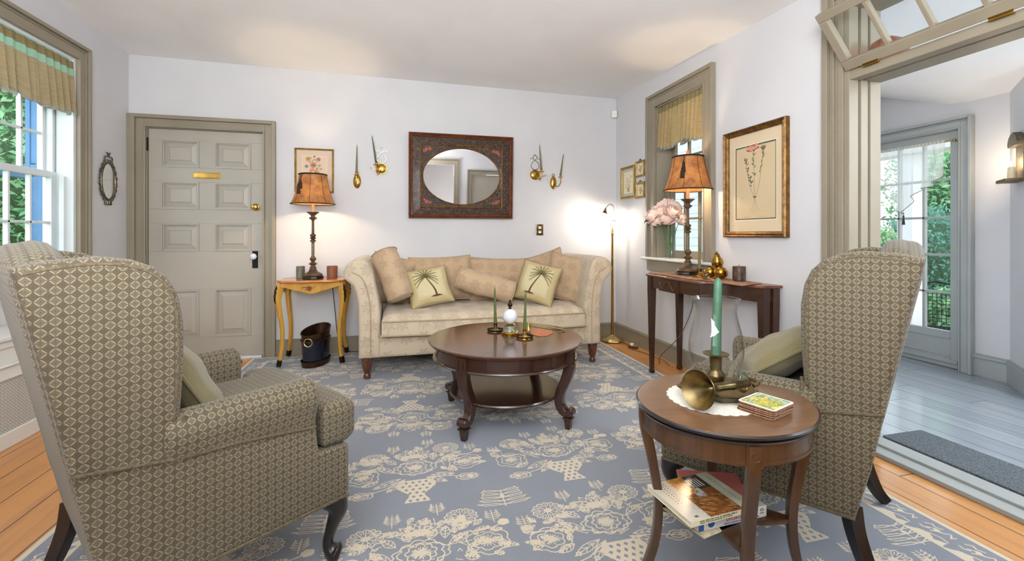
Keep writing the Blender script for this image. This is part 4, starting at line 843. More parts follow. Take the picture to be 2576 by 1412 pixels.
# --- sofa cushions
Lr = 'cushion_cloth'
def bolster(label, a, b, r, seed=0, group='sunburst bolsters on the sofa'):
    A, B = Vector(a), Vector(b); L = (B - A).length; t = thing('bolster', label, 'pillow', (0, 0, 0), group=group)
    t.matrix_world = Matrix.Translation((A + B) / 2) @ (B - A).to_track_quat('Z', 'Y').to_matrix().to_4x4()
    pr = [(0, -.5 * L - .012), (r * .5, -.5 * L - .010), (r * .85, -.5 * L - .002), (r * .98, -.5 * L + .012)] + [(r * (1.0 + .035 * math.sin(PI * k / 14) + .015 * math.sin(k * 2.1 + seed)), -.5 * L + .02 + (L - .04) * k / 14) for k in range(15)] + [(r * .98, .5 * L - .012), (r * .85, .5 * L + .002), (r * .5, .5 * L + .010), (0, .5 * L + .012)]
    N = len(pr) - 1
    def fn(u, v): k = min(N, round(v * N)); a = u * 2 * PI; w = 1 + .03 * math.sin(3 * a + pr[k][1] * 20 + seed); return (pr[k][0] * w * math.cos(a), pr[k][0] * w * math.sin(a), pr[k][1])
    G().grid(fn, 36, N, cu=True).build('cover', Lr, t, smooth=60)
    for z in (-L / 2 + .006, L / 2 - .006): G().tube([(r * .985 * math.cos(q * 2 * PI / 32) * (1 + .03 * math.sin(3 * q * 2 * PI / 32 + z * 20 + seed)), r * .985 * math.sin(q * 2 * PI / 32) * (1 + .03 * math.sin(3 * q * 2 * PI / 32 + z * 20 + seed)), z) for q in range(32)], .006, 6, closed=True).build('piping', 'piping_tan', t)
    return t
bolster('tan sunburst bolster standing upright at the left arm of the sofa', (.022, 3.80, .625), (-.115, 3.93, 1.005), .105, 1)
bolster('tan sunburst bolster lying in the middle of the sofa', (.50, 3.93, .775), (.99, 3.88, .635), .098, 2)
mp = lambda lab, *a, **k: make_pillow('back_cushion', lab, 'pillow', *a, group='sunburst back cushions', wr=.16, p=.5, **k)
mp('cream back cushion peeking out between the upright bolster and its neighbour', (-.06, 4.20, .76), .40, .40, .15, Lr, lean=12, roll=-14, seed=3)
mp('tan back cushion behind the left palm tree pillow', (.385, 4.22, .74), .58, .42, .17, Lr, lean=14, roll=2, seed=4)
mp('tan back cushion in the middle, behind the lying bolster', (.955, 4.22, .72), .60, .42, .17, Lr, lean=16, roll=-2, seed=5)
mp('tan back cushion whose corner sticks up behind the right palm tree pillow', (1.42, 4.24, .75), .48, .44, .14, Lr, lean=12, roll=16, seed=6)
mp('square tan cushion leaning on the right arm of the sofa', (1.55, 3.99, .735), .42, .44, .17, Lr, yaw=-26, lean=16, roll=-14, seed=7)
mp('narrow cushion edge behind the upright bolster at the left arm', (-.21, 4.10, .745), .34, .40, .13, Lr, yaw=50, lean=10, roll=0, seed=8)
def palm_pillow(label, loc, w, h, yaw, lean, roll, mirror=False):
    t = thing('palm_pillow', label, 'pillow', group='palm tree pillows'); t.matrix_world = frame_T(loc, yaw, lean, roll)
    c = Canvas(w, h, 420, (184, 167, 124)); s = -1 if mirror else 1; cx = w / 2
    c.rect(w * .14, h * .14, w * .86, h * .90, (192, 178, 138)); c.rect(w * .17, h * .2, w * .83, h * .86, (198, 186, 148))
    X = lambda q: cx + s * q
    tr_ = spline([(X(.035), h * .17), (X(.03), h * .30), (X(.012), h * .45), (X(-.012), h * .60), (X(-.03), h * .72)], 24)
    for k in range(len(tr_) - 1): c.line(tr_[k:k + 2], .017 - .010 * k / 24, (92, 66, 40))
    for k in range(1, 22): c.line([(tr_[k][0] - .005, tr_[k][1]), (tr_[k][0] + .005, tr_[k][1] + .002)], .0018, (60, 42, 28))
    tx, ty = tr_[-1]
    for k in range(13):
        a = R(-25 + 230 * k / 12); L = .125 if 20 < (-35 + 250 * k / 12) < 160 else .11
        fr = [(tx + L * q * math.cos(a), ty + L * q * math.sin(a) - .045 * q * q) for q in [i / 8 for i in range(9)]]
        for i in range(8): c.line(fr[i:i + 2], .010 * (1 - i / 9) + .002, (86, 78, 46) if k % 2 else (108, 98, 60))
        for i in range(1, 8):
            for sg in (1, -1): c.line([fr[i], (fr[i][0] + .012 * math.cos(a + sg * .9), fr[i][1] + .012 * math.sin(a + sg * .9) - .006)], .0025, (96, 94, 50))
    c.ell(tx, ty, .012, .010, (70, 56, 34)); c.ell(X(.035), h * .165, .04, .009, (92, 62, 40)); [c.line([(X(.035), h * .165), (X(.035 + dx), h * .15)], .005, (80, 56, 36)) for dx in (-.05, -.03, .03, .05)]
    def fn(x, y):
        u = x / w * 2 - 1; v = y / h * 2 - 1; e = max(0, (1 - abs(u) ** 2.6) * (1 - abs(v) ** 2.6)) ** .42
        return (w / 2 * u * (1 - .06 * (1 - v * v)), h / 2 * v * (1 - .06 * (1 - u * u)), .075 * e * (1 + .05 * math.sin(6 * u + 3 * v)))
    c.panel('front', 'print_cloth', t, fn); g = G()
    g.grid(lambda a, b: (lambda p: (p[0], p[1], -p[2]))(fn(a * w, b * h)), 22, 22, flip=True); g.build('back', 'corduroy', t, smooth=60)
    pe = [(p[0] * (1 + .01 * math.sin(i * 1.9)), p[1] * (1 + .01 * math.cos(i * 2.3)), .004 * math.sin(i)) for i, p in enumerate(pillow_edge(w, h, .06, 30))]
    G().tube(pe, .008, 6, closed=True).build('fringe', 'valance_tan', t); return t
palm_pillow('palm tree pillow on the left half of the sofa, beside the upright bolster', (.255, 3.93, .70), .37, .335, 8, 26, 9)
palm_pillow('palm tree pillow on the right half of the sofa, before the square cushion', (1.215, 3.86, .715), .36, .36, -30, 20, -14, True)

# ---------------------------------------------------------------- coffee table
def ribbon(center, widths):
    """side profile polygon round a centre line"""
    n = len(center); Lp, Rp = [], []
    for i in range(n):
        a = Vector(center[max(0, i - 1)]); b = Vector(center[min(n - 1, i + 1)]); d = (b - a).normalized(); nn = Vector((-d.y, d.x)); w = widths[i] / 2; c = Vector(center[i]); Lp.append(tuple(c + nn * w)); Rp.append(tuple(c - nn * w))
    return Lp + Rp[::-1]
CX, CY = .66, 2.78
ct = thing('coffee_table', 'round mahogany coffee table with lower shelf and scrolled legs', 'table', (CX, CY, .009))
Z0 = .491
G().lathe([(.0, Z0 - .028), (.462, Z0 - .028), (.470, Z0 - .022), (.466, Z0 - .018), (.482, Z0 - .010), (.484, Z0 - .004), (.480, Z0), (0, Z0)], 96).build('tabletop', 'mahogany_top', ct)
G().lathe([(.448, Z0 - .028), (.448, Z0 - .035), (.440, Z0 - .038), (.440, Z0 - .098), (.452, Z0 - .101), (.456, Z0 - .108), (.450, Z0 - .114), (.42, Z0 - .114), (.42, Z0 - .03)], 96, caps=False).build('apron', 'mahogany', ct)
G().lathe([(0, .158), (.338, .158), (.352, .163), (.355, .172), (.350, .180), (0, .180)], 80).build('shelf', 'mahogany', ct)
cl = spline([(.440, .385), (.438, .34), (.418, .28), (.388, .215), (.378, .165), (.386, .125), (.408, .098), (.432, .088)], 26)
wd = list(np.interp(np.linspace(0, 1, 27), [0, .2, .5, .8, 1], [.062, .06, .052, .046, .036]))
for k in range(4):
    T = Matrix.Rotation(R(45 + 90 * k), 4, 'Z'); g = G()
    g.slab(ribbon(cl, wd), -.026, .026, .005, 'y', T=T, k=3); g.lathe([(.0, -.029), (.020, -.029), (.024, -.024), (.024, .024), (.020, .029), (0, .029)], 18, T=T @ Matrix.Translation((.448, 0, .102)) @ Matrix.Rotation(R(90), 4, 'X'))
    g.box((.418, -.018, .068), (.450, .018, .10), T=T)
    vv = [(.434 + a, b, z) for z, q in ((.070, .026), (.062, .028), (.058, .020), (0, .0135)) for a, b in ((-q, -q), (q, -q), (q, q), (-q, q))]
    g.add(vv, [(4 * j + i, 4 * j + (i + 1) % 4, 4 * j + 4 + (i + 1) % 4, 4 * j + 4 + i) for j in range(3) for i in range(4)][::1] + [(3, 2, 1, 0), (12, 13, 14, 15)], T=T)
    g.box((.41, -.034, Z0 - .116), (.458, .034, Z0 - .029), T=T).box((.458, -.034, Z0 - .116), (.463, -.022, Z0 - .029), T=T).box((.458, .022, Z0 - .116), (.463, .034, Z0 - .029), T=T).box((.458, -.022, Z0 - .041), (.463, .022, Z0 - .029), T=T).box((.458, -.022, Z0 - .116), (.463, .022, Z0 - .104), T=T).box((.457, -.010, Z0 - .096), (.462, .010, Z0 - .050), T=T)
    lg = g.build('leg', 'mahogany', ct, smooth=35)

# ---------------------------------------------------------------- oval end table
OX, OY = 1.012, 1.235
ot = thing('side_table', 'oval walnut side table with slender splayed legs in the right foreground', 'table', (OX, OY, .009))
A_, B_, PH = .288, .258, R(27 - 90 + 90)
def er(th, k=1.): q = th - PH; return k * A_ * B_ / math.sqrt((B_ * math.cos(q)) ** 2 + (A_ * math.sin(q)) ** 2)
def oval(g, prof, n=96):
    N = len(prof) - 1; g.grid(lambda u, v: (lambda k, a: ((er(a) + prof[k][0]) * math.cos(a) if prof[k][0] > -1 else 0, (er(a) + prof[k][0]) * math.sin(a) if prof[k][0] > -1 else 0, prof[k][1]))(round(v * N), u * 2 * PI), n, N, cu=True); return g
OZ = .611
oval(G(), [(-9, OZ - .026), (-.02, OZ - .026), (-.006, OZ - .024), (-.002, OZ - .018), (-.007, OZ - .0145), (.000, OZ - .011), (.002, OZ - .004), (-.003, OZ)]).build('table_edge', 'dark_leg', ot)
oval(G(), [(-.0035, OZ - .001), (-.004, OZ + .0005), (-.008, OZ + .001), (-9, OZ + .001)]).build('tabletop', 'walnut_top', ot)
oval(G(), [(-.020, OZ - .026), (-.020, OZ - .078), (-.016, OZ - .080), (-.016, OZ - .086), (-.022, OZ - .088), (-.04, OZ - .088), (-.04, OZ - .026)]).build('apron', 'walnut', ot)
def leg_r(th): return er(th) - .026
LEGS = [R(248), R(333), R(160), R(61)]
for th in LEGS:
    rr = leg_r(th); T = Matrix.Rotation(th, 4, 'Z'); cl = spline([(rr, OZ - .03), (rr - .002, OZ - .10), (rr - .022, OZ - .20), (rr - .042, OZ - .33), (rr - .035, OZ - .45), (rr - .005, OZ - .55), (rr + .028, .004)], 26); wd = list(np.interp(np.linspace(0, 1, 27), [0, .15, .5, 1], [.036, .034, .026, .022]))
    g = G().slab(ribbon(cl, wd), -.0165, .0165, .003, 'y', T=T, k=2); g.box((rr - .01, -.021, OZ - .090), (rr + .013, .021, OZ - .027), T=T)
    lg = g.build('leg', 'walnut', ot, smooth=30)
    G().lathe([(.016, 0), (.017, .003), (.013, .005), (.011, .003), (.008, .003), (.007, .006), (.001, .007)], 20, T=T @ Matrix.Translation((rr + .013, 0, OZ - .058)) @ Matrix.Rotation(R(90), 4, 'Y')).build('rosette', 'walnut', lg)
pts = []; ths = sorted([t % (2 * PI) for t in LEGS]); sr = .215
for i in range(4):
    a, b = ths[i], ths[(i + 1) % 4] + (2 * PI if i == 3 else 0)
    for k in range(12): f = k / 12; th = a + (b - a) * f; r = sr * (1 - .62 * math.sin(PI * f) ** .8) if f > 0 else sr; pts.append((r * math.cos(th), r * math.sin(th)))
G().slab(pts, .243, .258, .003, k=2).build('shelf', 'walnut', ot)
# ---------------------------------------------------------------- side table with painted apron, left
def cyl(g, r, z0, z1, c=(0, 0), n=32, rb=None): return g.lathe([(0, z0), (rb or r, z0), (r, z1), (0, z1)], n, (c[0], c[1], 0))
st = thing('side_table', 'small honey-coloured side table with curved legs and painted apron by the door', 'table', (-.735, 4.385, .009))
pts = []
for k in range(96):
    a = 2 * PI * k / 96; ca, sa = math.cos(a), math.sin(a); m_ = (abs(ca) ** 5 + abs(sa) ** 5) ** (-1 / 5); x, y = .285 * ca * m_, .215 * sa * m_
    w = 1 + .022 * math.cos(8 * a + PI) ; pts.append((x * w, y * w))
G().slab(pts, .722, .742, .008, k=3).build('tabletop', 'table_oak', st)
def wavy(u): return .035 * math.cos(2 * PI * u) + .004 * math.cos(6 * PI * u)
for k, (hw, d, ax) in enumerate(((.235, -.175, 'y'), (.235, .175, 'y'), (.165, -.25, 'x'), (.165, .25, 'x'))):
    bt = [(-hw + 2 * hw * q / 24, .655 + wavy(q / 24) * .8) for q in range(25)]; poly = bt + [(hw, .722), (-hw, .722)]
    G().prism(poly, d - .008, d + .008, ax).build('apron', 'honey_paint', st, smooth=0, bevel=.002)
g = G(); 
rose = [(-.012 + .020 * math.cos(a) * (1 + .15 * math.sin(5 * a)), .672 + .022 * math.sin(a) * (1 + .12 * math.sin(4 * a))) for a in [q * 2 * PI / 24 for q in range(24)]]
g.prism(rose, -.1845, -.183, 'y'); g.build('painted_rose', 'rose_red', st, smooth=0)
g = G().tube(spline([(-.03, -.1842, .676), (-.05, -.1842, .684), (-.075, -.1842, .676)], 8), .0022, 5)
for x, z, w in ((-.038, .662, .010), (-.030, .684, .008), (.022, .678, .009), (.035, .688, .007), (.018, .664, .007)): g.prism([(x - w, z), (x, z + w * .5), (x + w, z + w * .3), (x, z - w * .5)], -.1845, -.183, 'y')
g.build('painted_leaves', 'leaf_ink', st, smooth=0)
for sx, sy in ((-1, -1), (1, -1), (-1, 1), (1, 1)):
    d = Vector((sx * .8, sy * .6)).normalized(); bx, by = sx * .243, sy * .168
    cl = spline([(0, .715), (.014, .64), (.022, .58), (.006, .46), (-.014, .32), (-.012, .18), (.006, .07), (.018, .012)], 30); wd = list(np.interp(np.linspace(0, 1, 31), [0, .12, .25, .5, .8, 1], [.05, .056, .048, .032, .024, .024]))
    T = Matrix.Translation((bx, by, 0)) @ Matrix.Rotation(math.atan2(d.y, d.x), 4, 'Z')
    lg = G().slab(ribbon(cl, wd), -.016, .016, .006, 'y', T=T, k=3).build('leg', 'honey_paint', st)
    G().slab(ribbon(cl[26:], [w_ * 1.25 for w_ in wd[26:]]), -.018, .018, .004, 'y', T=T, k=2).build('foot_cap', 'dark_bronze', lg)
    G().tube([T @ Vector((c_[0] + w_ / 2 + .001, .004 * math.sin(i * 2.2), c_[1])) for i, (c_, w_) in enumerate(list(zip(cl, wd))[1:11])], [.005, .012, .010, .013, .010, .012, .009, .010, .007, .003], 8).build('mount', 'dark_bronze', lg)
def buffet_lamp(name, label, loc):
    t = thing(name, label, 'lamp', loc, group=None)
    G().lathe([(0, 0), (.088, 0), (.090, .006), (.088, .022), (.080, .026), (0, .026)], 12).build('base', 'dark_leg', t, smooth=20)
    G().lathe([(.080, .026), (.084, .032), (.078, .042), (.060, .052), (.040, .064), (.030, .082), (.026, .098), (.030, .102), (.022, .108), (.018, .120), (.034, .132), (.036, .136), (.018, .148), (.014, .156), (.026, .170), (.028, .182), (.016, .198), (.014, .204)], 24, caps=False).build('foot', 'antique_wood', t)
    G().lathe([(.0125, .200), (.0125, .330), (.010, .334)], 16).build('column', 'pewter', t)
    G().lathe([(.012, .328), (.024, .336), (.026, .344), (.014, .352), (.018, .358), (.030, .366), (.016, .374), (.026, .386), (.024, .396), (.012, .404), (.012, .410)], 20).build('collar', 'antique_wood', t)
    G().lathe([(.0115, .408), (.0105, .520), (.014, .528), (.034, .542), (.034, .548), (.018, .556), (.016, .566), (.024, .574), (.052, .596), (.055, .600), (.020, .598), (.0, .598)], 24).build('stem', 'antique_wood', t)
    G().lathe([(0, .598), (.013, .598), (.013, .700), (0, .700)], 16).build('candle_sleeve', 'lamp_candle', t)
    G().lathe([(.004, .70), (.014, .715), (.022, .745), (.022, .775), (.012, .80), (.001, .81)], 16).build('bulb', 'bulb_warm', t)
    pr = [(.182, .672), (.170, .70), (.152, .745), (.137, .80), (.124, .86), (.116, .918), (.114, .935)]
    nn = 8
    def shade(u, v, k=0.):
        q = v * (len(pr) - 1); i = min(int(q), len(pr) - 2); f = q - i; r = pr[i][0] * (1 - f) + pr[i + 1][0] * f; z = pr[i][1] * (1 - f) + pr[i + 1][1] * f; a = u * 2 * PI
        r = (r + k) * (1 + .012 * abs(math.cos(nn * a / 2)) ** 6); return (r * math.cos(a), r * math.sin(a), z)
    sh = G().grid(lambda u, v: shade(u, v), 96, 18, cu=True).build('lamp_shade', 'shade_amber', t)
    for k in range(nn): a = (k) / nn; G().tube([shade(a, q / 10, .001) for q in range(11)], .0016, 5).build('seam', 'tassel_dark', sh)
    G().tube([shade(q / 64, 1, .001) for q in range(64)], .0065, 8, closed=True).build('top_trim', 'black_fringe', sh)
    G().tube([shade(q / 96, 0, .001) for q in range(96)], .0050, 6, closed=True).build('bottom_trim', 'black_fringe', sh)
    g = G(); [g.ball(shade((q + .5) / 72, .03, .0045), .0032, 6) for q in range(72)]; g.build('bead_trim', 'pale_gold', sh)
    G().tube([(0, 0, .70), (.03, 0, .74), (.04, 0, .82), (.012, 0, .925), (0, 0, .93)], .0018, 5).tube([(0, 0, .70), (-.03, 0, .74), (-.04, 0, .82), (-.012, 0, .925), (0, 0, .93)], .0018, 5).tube([(-.114, 0, .928), (.114, 0, .928)], .0018, 5).tube([(0, -.114, .928), (0, .114, .928)], .0018, 5).build('harp', 'old_brass', t)
    G().lathe([(.004, .928), (.010, .936), (.006, .944), (.014, .956), (.016, .966), (.010, .980), (.004, .992), (.001, 1.0)], 14).build('finial', 'lamp_candle', t)
    # tassel on the side facing the room
    at = {'l': R(215), 'r': R(238)}[t['side']] if 'side' in t else R(225)
    return t
def tassel(t, a):
    r = .135; x, y = r * math.cos(a), r * math.sin(a)
    for dz, dx in ((0, 0), (-.045, -.012)):
        q = .885 + dz; tx, ty = (r + .008 - dz * .35) * math.cos(a + dx * 3), (r + .008 - dz * .35) * math.sin(a + dx * 3)
        G().tube([(.118 * math.cos(a), .118 * math.sin(a), .93), (tx, ty, q)], .0022, 5).lathe([(.002, 0), (.007, -.006), (.010, -.016), (.008, -.024), (.012, -.030), (.017, -.085), (.013, -.088), (0, -.086)], 12, (tx, ty, q)).build('tassel', 'tassel_dark', t)
l1 = buffet_lamp('table_lamp', 'tall candlestick lamp with amber shade on the honey side table', (-.745, 4.36, .7515)); tassel(l1, R(235))
point('lamp_glow_left', (-.745, 4.36, 1.50), 34, (1, .74, .46), .03)
o = cyl(G(), .037, .7515, .862, (-.862, 4.43)).build('pillar_candle', 'gray_wax', bevel=.004); tag(o, 'gray-green pillar candle left of the lamp on the honey side table', 'candle')
jc = thing('jar_candle', 'terracotta jar candle right of the lamp on the honey side table', 'candle', (-.588, 4.40, .7515))
G().lathe([(0, 0), (.042, 0), (.045, .004), (.047, .108), (.044, .110), (.043, .096), (0, .096)], 32).build('jar', 'terracotta_wax', jc)
for z, s_, w in ((.080, '- - -', .010), (.066, 'o', .008), (.048, '- - - -', .008), (.036, '- -', .007)): text(s_, w, 'ivory_plastic', jc, Matrix.Rotation(R(-5), 4, 'Z') @ Matrix.Translation((0, -.0475, z)) @ Matrix.Rotation(R(90), 4, 'X'), 'label_print')
# oval bin
bn = thing('umbrella_bin', 'oval navy and copper metal bin under the honey side table', 'bin', (-.705, 4.27, .009), R(70))
def binr(z, top=False, k=0.): 
    return lambda u, v: ((.145 + .012 * v + k) * math.cos(u * 2 * PI), (.095 + .008 * v + k) * math.sin(u * 2 * PI), z[0] + (z[1] - z[0]) * v + (top * v * .028 * math.cos(u * 2 * PI)))
G().grid(binr((0, .052), k=.004), 64, 4, cu=True).add([((.149) * math.cos(q * PI / 32), .099 * math.sin(q * PI / 32), .001) for q in range(64)], [list(range(64))[::-1]]).build('base_band', 'copper_brown', bn)
G().grid(binr((.05, .235)), 64, 6, cu=True).build('body', 'blue_tin', bn)
g = G().grid(binr((.225, .30), True, .003), 64, 6, cu=True).grid(binr((.10, .30), True, -.004), 64, 6, cu=True, flip=True); g.add([(.14 * math.cos(q * PI / 32), .09 * math.sin(q * PI / 32), .10) for q in range(64)], [list(range(64))]); g.build('rim_band', 'copper_brown', bn)
G().tube([(p[0], p[1], p[2]) for p in [binr((.25, .302), True, .002)(q / 64, 1) for q in range(64)]], .005, 6, closed=True).tube([binr((.0, .226), False, .003)(q / 64, 1) for q in range(64)], .004, 6, closed=True).build('rolled_rim', 'copper_brown', bn)
T = Matrix.Rotation(R(-172), 4, 'Z') @ Matrix.Translation((.160, 0, .232))
G().tube([T @ Vector((.006, .034 * math.cos(q * PI / 12), .034 * math.sin(q * PI / 12) - .01)) for q in range(24)], .005, 8, closed=True).build('ring_handle', 'pale_gold', bn)
o = G().tube(spline([(-.60, 4.52, .655), (-.585, 4.58, .40), (-.56, 4.60, .16), (-.48, 4.60, .03), (-.40, 4.58, .015), (-.33, 4.60, .014)], 30), .0035, 6).build('power_cord', 'cord_black'); tag(o, 'black lamp cord hanging behind the honey side table', 'cord')
o = G().tube(spline([(-1.95, 4.60, .012), (-1.6, 4.56, .014), (-1.42, 4.55, .014), (-1.36, 4.48, .012), (-1.40, 4.40, .012)], 24), .008, 8).build('draft_cord', 'cord_brown'); tag(o, 'brown cord lying on the floor in front of the door', 'cord')

# ---------------------------------------------------------------- framed pictures
def rect_frame(g, hw, hh, w, d, r=.006):
    """frame in local XZ plane, facing -Y; back at y=0"""
    prof = [(0, 0), (0, -d * .8), (w * .18, -d), (w * .45, -d * .72), (w * .62, -d * .85), (w * .85, -d * .7), (w, -d * .45), (w, 0)]
    for k in range(len(prof) - 1):
        (a, y0), (b, y1) = prof[k], prof[k + 1]
        def ring(q, y): return [(-hw + q, y, -hh + q), (hw - q, y, -hh + q), (hw - q, y, hh - q), (-hw + q, y, hh - q)]
        g.add(ring(a, y0) + ring(b, y1), [(i, (i + 1) % 4, 4 + (i + 1) % 4, 4 + i) for i in range(4)])
    return g
def picture(name, label, loc, rz, w, h, fw, paint, mat='gilt_frame', d=.028, roll=0., glass=True, group=None):
    t = thing(name, label, 'picture', loc, rz, group); t.rotation_euler = (0, R(roll), rz)
    rect_frame(G(), w / 2, h / 2, fw, d).build('frame', mat, t, smooth=0)
    pw, ph = w - 2 * fw + .006, h - 2 * fw + .006; c = Canvas(pw, ph, 500, (222, 206, 178)); paint(c, pw, ph)
    c.panel('print', 'print_paper', t, lambda x, y: (x - pw / 2, -.006, y - ph / 2))
    if glass: G().add([(-pw / 2, -.009, -ph / 2), (pw / 2, -.009, -ph / 2), (pw / 2, -.009, ph / 2), (-pw / 2, -.009, ph / 2)], [(0, 1, 2, 3)]).build('glass', 'picture_glass', t, smooth=0)
    return t
def stem(c, pts, w, col): c.line(spline(pts, 16), w, col)
def paint_lily(c, w, h):
    c.rect(0, 0, w, h, (214, 196, 164)); m0 = .062; my = .085
    c.rect(m0 - .004, my - .004, w - m0 + .004, h - my + .004, (232, 220, 196)); c.rect(m0 + .002, my + .002, w - m0 - .002, h - my - .002, (92, 98, 80)); c.rect(m0 + .012, my + .010, w - m0 - .008, h - my - .014, (206, 186, 150)); cx = w / 2; b = my + (h - 2 * my) * .28
    for dx in (-.035, -.015, .005, .02, .04): stem(c, [(cx, b + .01), (cx + dx * .6, b - .05), (cx + dx * 1.3, b - .10)], .0016, (150, 132, 100))
    tops = [(-.085, b + .28), (-.01, b + .33), (.075, b + .31)]
    for tx, ty in tops: stem(c, [(cx, b), (cx + tx * .55, b + (ty - b) * .35), (cx + tx, ty)], .0028, (104, 100, 66))
    c.rect(cx - .016, b + .006, cx + .016, b + .014, (110, 52, 36)); rr = random.Random(5)
    for (tx, ty), n, cc in zip(tops, (26, 12, 9), ((86, 84, 56), (100, 104, 70), (96, 98, 66))):
        for k in range(n):
            f = rr.uniform(.3, 1.0) if n > 20 else rr.uniform(.45, 1); x = cx + tx * f; y = b + (ty - b) * f; a = rr.choice((R(35), R(145), R(70), R(110))); c.ell(x + .011 * math.cos(a), y + .011 * math.sin(a), .0125, .0036, cc, a)
    for k in range(17):
        a = R(rr.uniform(10, 170)); L = rr.uniform(.02, .05); x = cx - .025 + rr.uniform(-.045, .05); y = b + .335 + rr.uniform(-.01, .02); c.ell(x + L / 2 * math.cos(a), y + L / 2 * math.sin(a), L / 2, .0058, rr.choice(((178, 92, 76), (196, 118, 98), (206, 140, 116), (150, 70, 60))), a)
    for k in range(6): a = R(50 + 16 * k); c.ell(cx + .075 + .02 * math.cos(a), b + .32 + .02 * math.sin(a), .020, .004, (112, 92, 64), a)
    stem(c, [(m0 + .05, b - .02), (m0 + .06, b + .01), (m0 + .085, b + .012)], .0014, (150, 120, 90)); c.rect(cx - .10, my + .02, cx - .04, my + .0215, (150, 134, 104)); c.rect(cx + .03, my + .02, cx + .10, my + .0215, (150, 134, 104))
def paint_bouquet(c, w, h):
    c.rect(0, 0, w, h, (206, 186, 164)); c.rect(.048, .055, w - .048, h - .055, (236, 226, 208)); c.rect(.051, .058, w - .051, h - .058, (214, 190, 166)); rr = random.Random(8)
    for k in range(26): x = w / 2 + rr.uniform(-.07, .07); y = h * .56 + rr.uniform(-.10, .10); stem(c, [(w / 2, h * .3), ((x + w / 2) / 2, h * .45), (x, y)], .0012, (120, 110, 90)); c.ell(x, y, .010, .004, rr.choice(((120, 124, 112), (110, 112, 100), (140, 134, 108))), rr.uniform(0, 3))
    for x, y, r, col in ((-.055, .11, .026, (196, 150, 70)), (.035, .11, .022, (170, 130, 110)), (-.01, .055, .03, (176, 126, 100)), (.045, .05, .018, (190, 160, 120)), (-.07, .04, .018, (130, 130, 124)), (.0, .135, .012, (150, 130, 140)), (.01, -.02, .026, (196, 140, 110)), (-.04, -.03, .02, (200, 170, 120))):
        for q in range(7): a = q * .9; c.ell(w / 2 + x + r * .5 * math.cos(a), h / 2 + y + r * .5 * math.sin(a), r * .5, r * .3, tuple(v * rr.uniform(.85, 1.12) for v in col), a)
        c.ell(w / 2 + x, h / 2 + y, r * .25, r * .25, tuple(v * .7 for v in col))
def paint_small(seed, matc=(184, 188, 170), inset_=.03):
    def f(c, w, h):
        rr = random.Random(seed); c.rect(0, 0, w, h, matc); c.rect(inset_, inset_ * 1.1, w - inset_, h - inset_ * 1.1, (232, 220, 188)); cx = w / 2
        for k in range(int(18)): x = cx + rr.uniform(-.32, .32) * (w - 2 * inset_); y = h * .25 + rr.uniform(.08, .5) * h; stem(c, [(cx, h * .22), ((cx + x) / 2, (h * .25 + y) / 2), (x, y)], .0013, (140, 138, 100)); c.ell(x, y, .007, .005, rr.choice(((168, 150, 120), (150, 130, 120), (176, 160, 100), (130, 120, 100))), rr.uniform(0, 3))
        c.ell(cx, h * .24, .022 * w / .2, .025 * h / .3, (160, 160, 100))
    return f
picture('framed_print', 'gilt-framed flower print half hidden behind the lamp on the back wall', (-.782, 4.66, 1.763), 0, .350, .425, .017, paint_bouquet, 'gilt_light', .02)
picture('framed_print', 'large gilt-framed botanical print of a red lily on the right wall', (2.4, 2.605, 1.515), R(-90), .565, .770, .040, paint_lily, 'gilt_frame', .038)
picture('framed_print', 'tall gilt-framed print, largest of the three small ones by the window', (2.4, 4.368, 1.707), R(-90), .30, .345, .026, paint_small(1), 'gilt_light', .025)
for zc, hh, lab, sd in ((1.820, .165, 'upper of the two tiny gilt-framed prints beside the window casing', 2), (1.602, .165, 'lower of the two tiny gilt-framed prints beside the window casing', 3)):
    t = picture('framed_print', lab, (2.4, 4.122, zc), R(-90), .163, hh, .022, paint_small(sd, (214, 204, 176), .012), 'gilt_light', .022, group=None)
    G().tube(spline([(-.014, -.006, hh / 2), (-.008, -.008, hh / 2 + .014), (.008, -.008, hh / 2 + .014), (.014, -.006, hh / 2)], 10), .0045, 6).build('hanger', 'pewter', t)

# ---------------------------------------------------------------- big mirror
mr = thing('wall_mirror', 'oval mirror in a wide embossed rectangular frame over the sofa', 'mirror', (.636, 4.66, 1.745)); mr.rotation_euler = (R(2.2), 0, 0); mr.location.y = 4.635
HWm, HHm = .537, .429
rect_frame(G(), HWm, HHm, .042, .055).build('outer_moulding', 'mirror_wood', mr, smooth=0)
def rect_pt(a, hw, hh): ca, sa = math.cos(a), math.sin(a); m_ = min(hw / max(1e-6, abs(ca)), hh / max(1e-6, abs(sa))); return (ca * m_, sa * m_)
def strip(hw0, hh0, y0, hw1, hh1, y1, mat, name, par):
    g = G(); r0 = [(-hw0, y0, -hh0), (hw0, y0, -hh0), (hw0, y0, hh0), (-hw0, y0, hh0)]; r1 = [(-hw1, y1, -hh1), (hw1, y1, -hh1), (hw1, y1, hh1), (-hw1, y1, hh1)]
    g.add(r0 + r1, [(i, (i + 1) % 4, 4 + (i + 1) % 4, 4 + i) for i in range(4)]); return g.build(name, mat, par, smooth=0)
strip(.500, .392, -.030, .420, .318, -.040, 'embossed', 'embossed_border', mr)
g = G().tube([(x, -.044, z) for x, z in [(-.418 + .836 * k / 40, -.316) for k in range(41)] + [(.418, -.316 + .632 * k / 30) for k in range(1, 31)] + [(.418 - .836 * k / 40, .316) for k in range(1, 41)] + [(-.418, .316 - .632 * k / 30) for k in range(1, 30)]], [.007 if k % 2 else .010 for k in range(140 - 1)], 8, closed=True) if False else G()
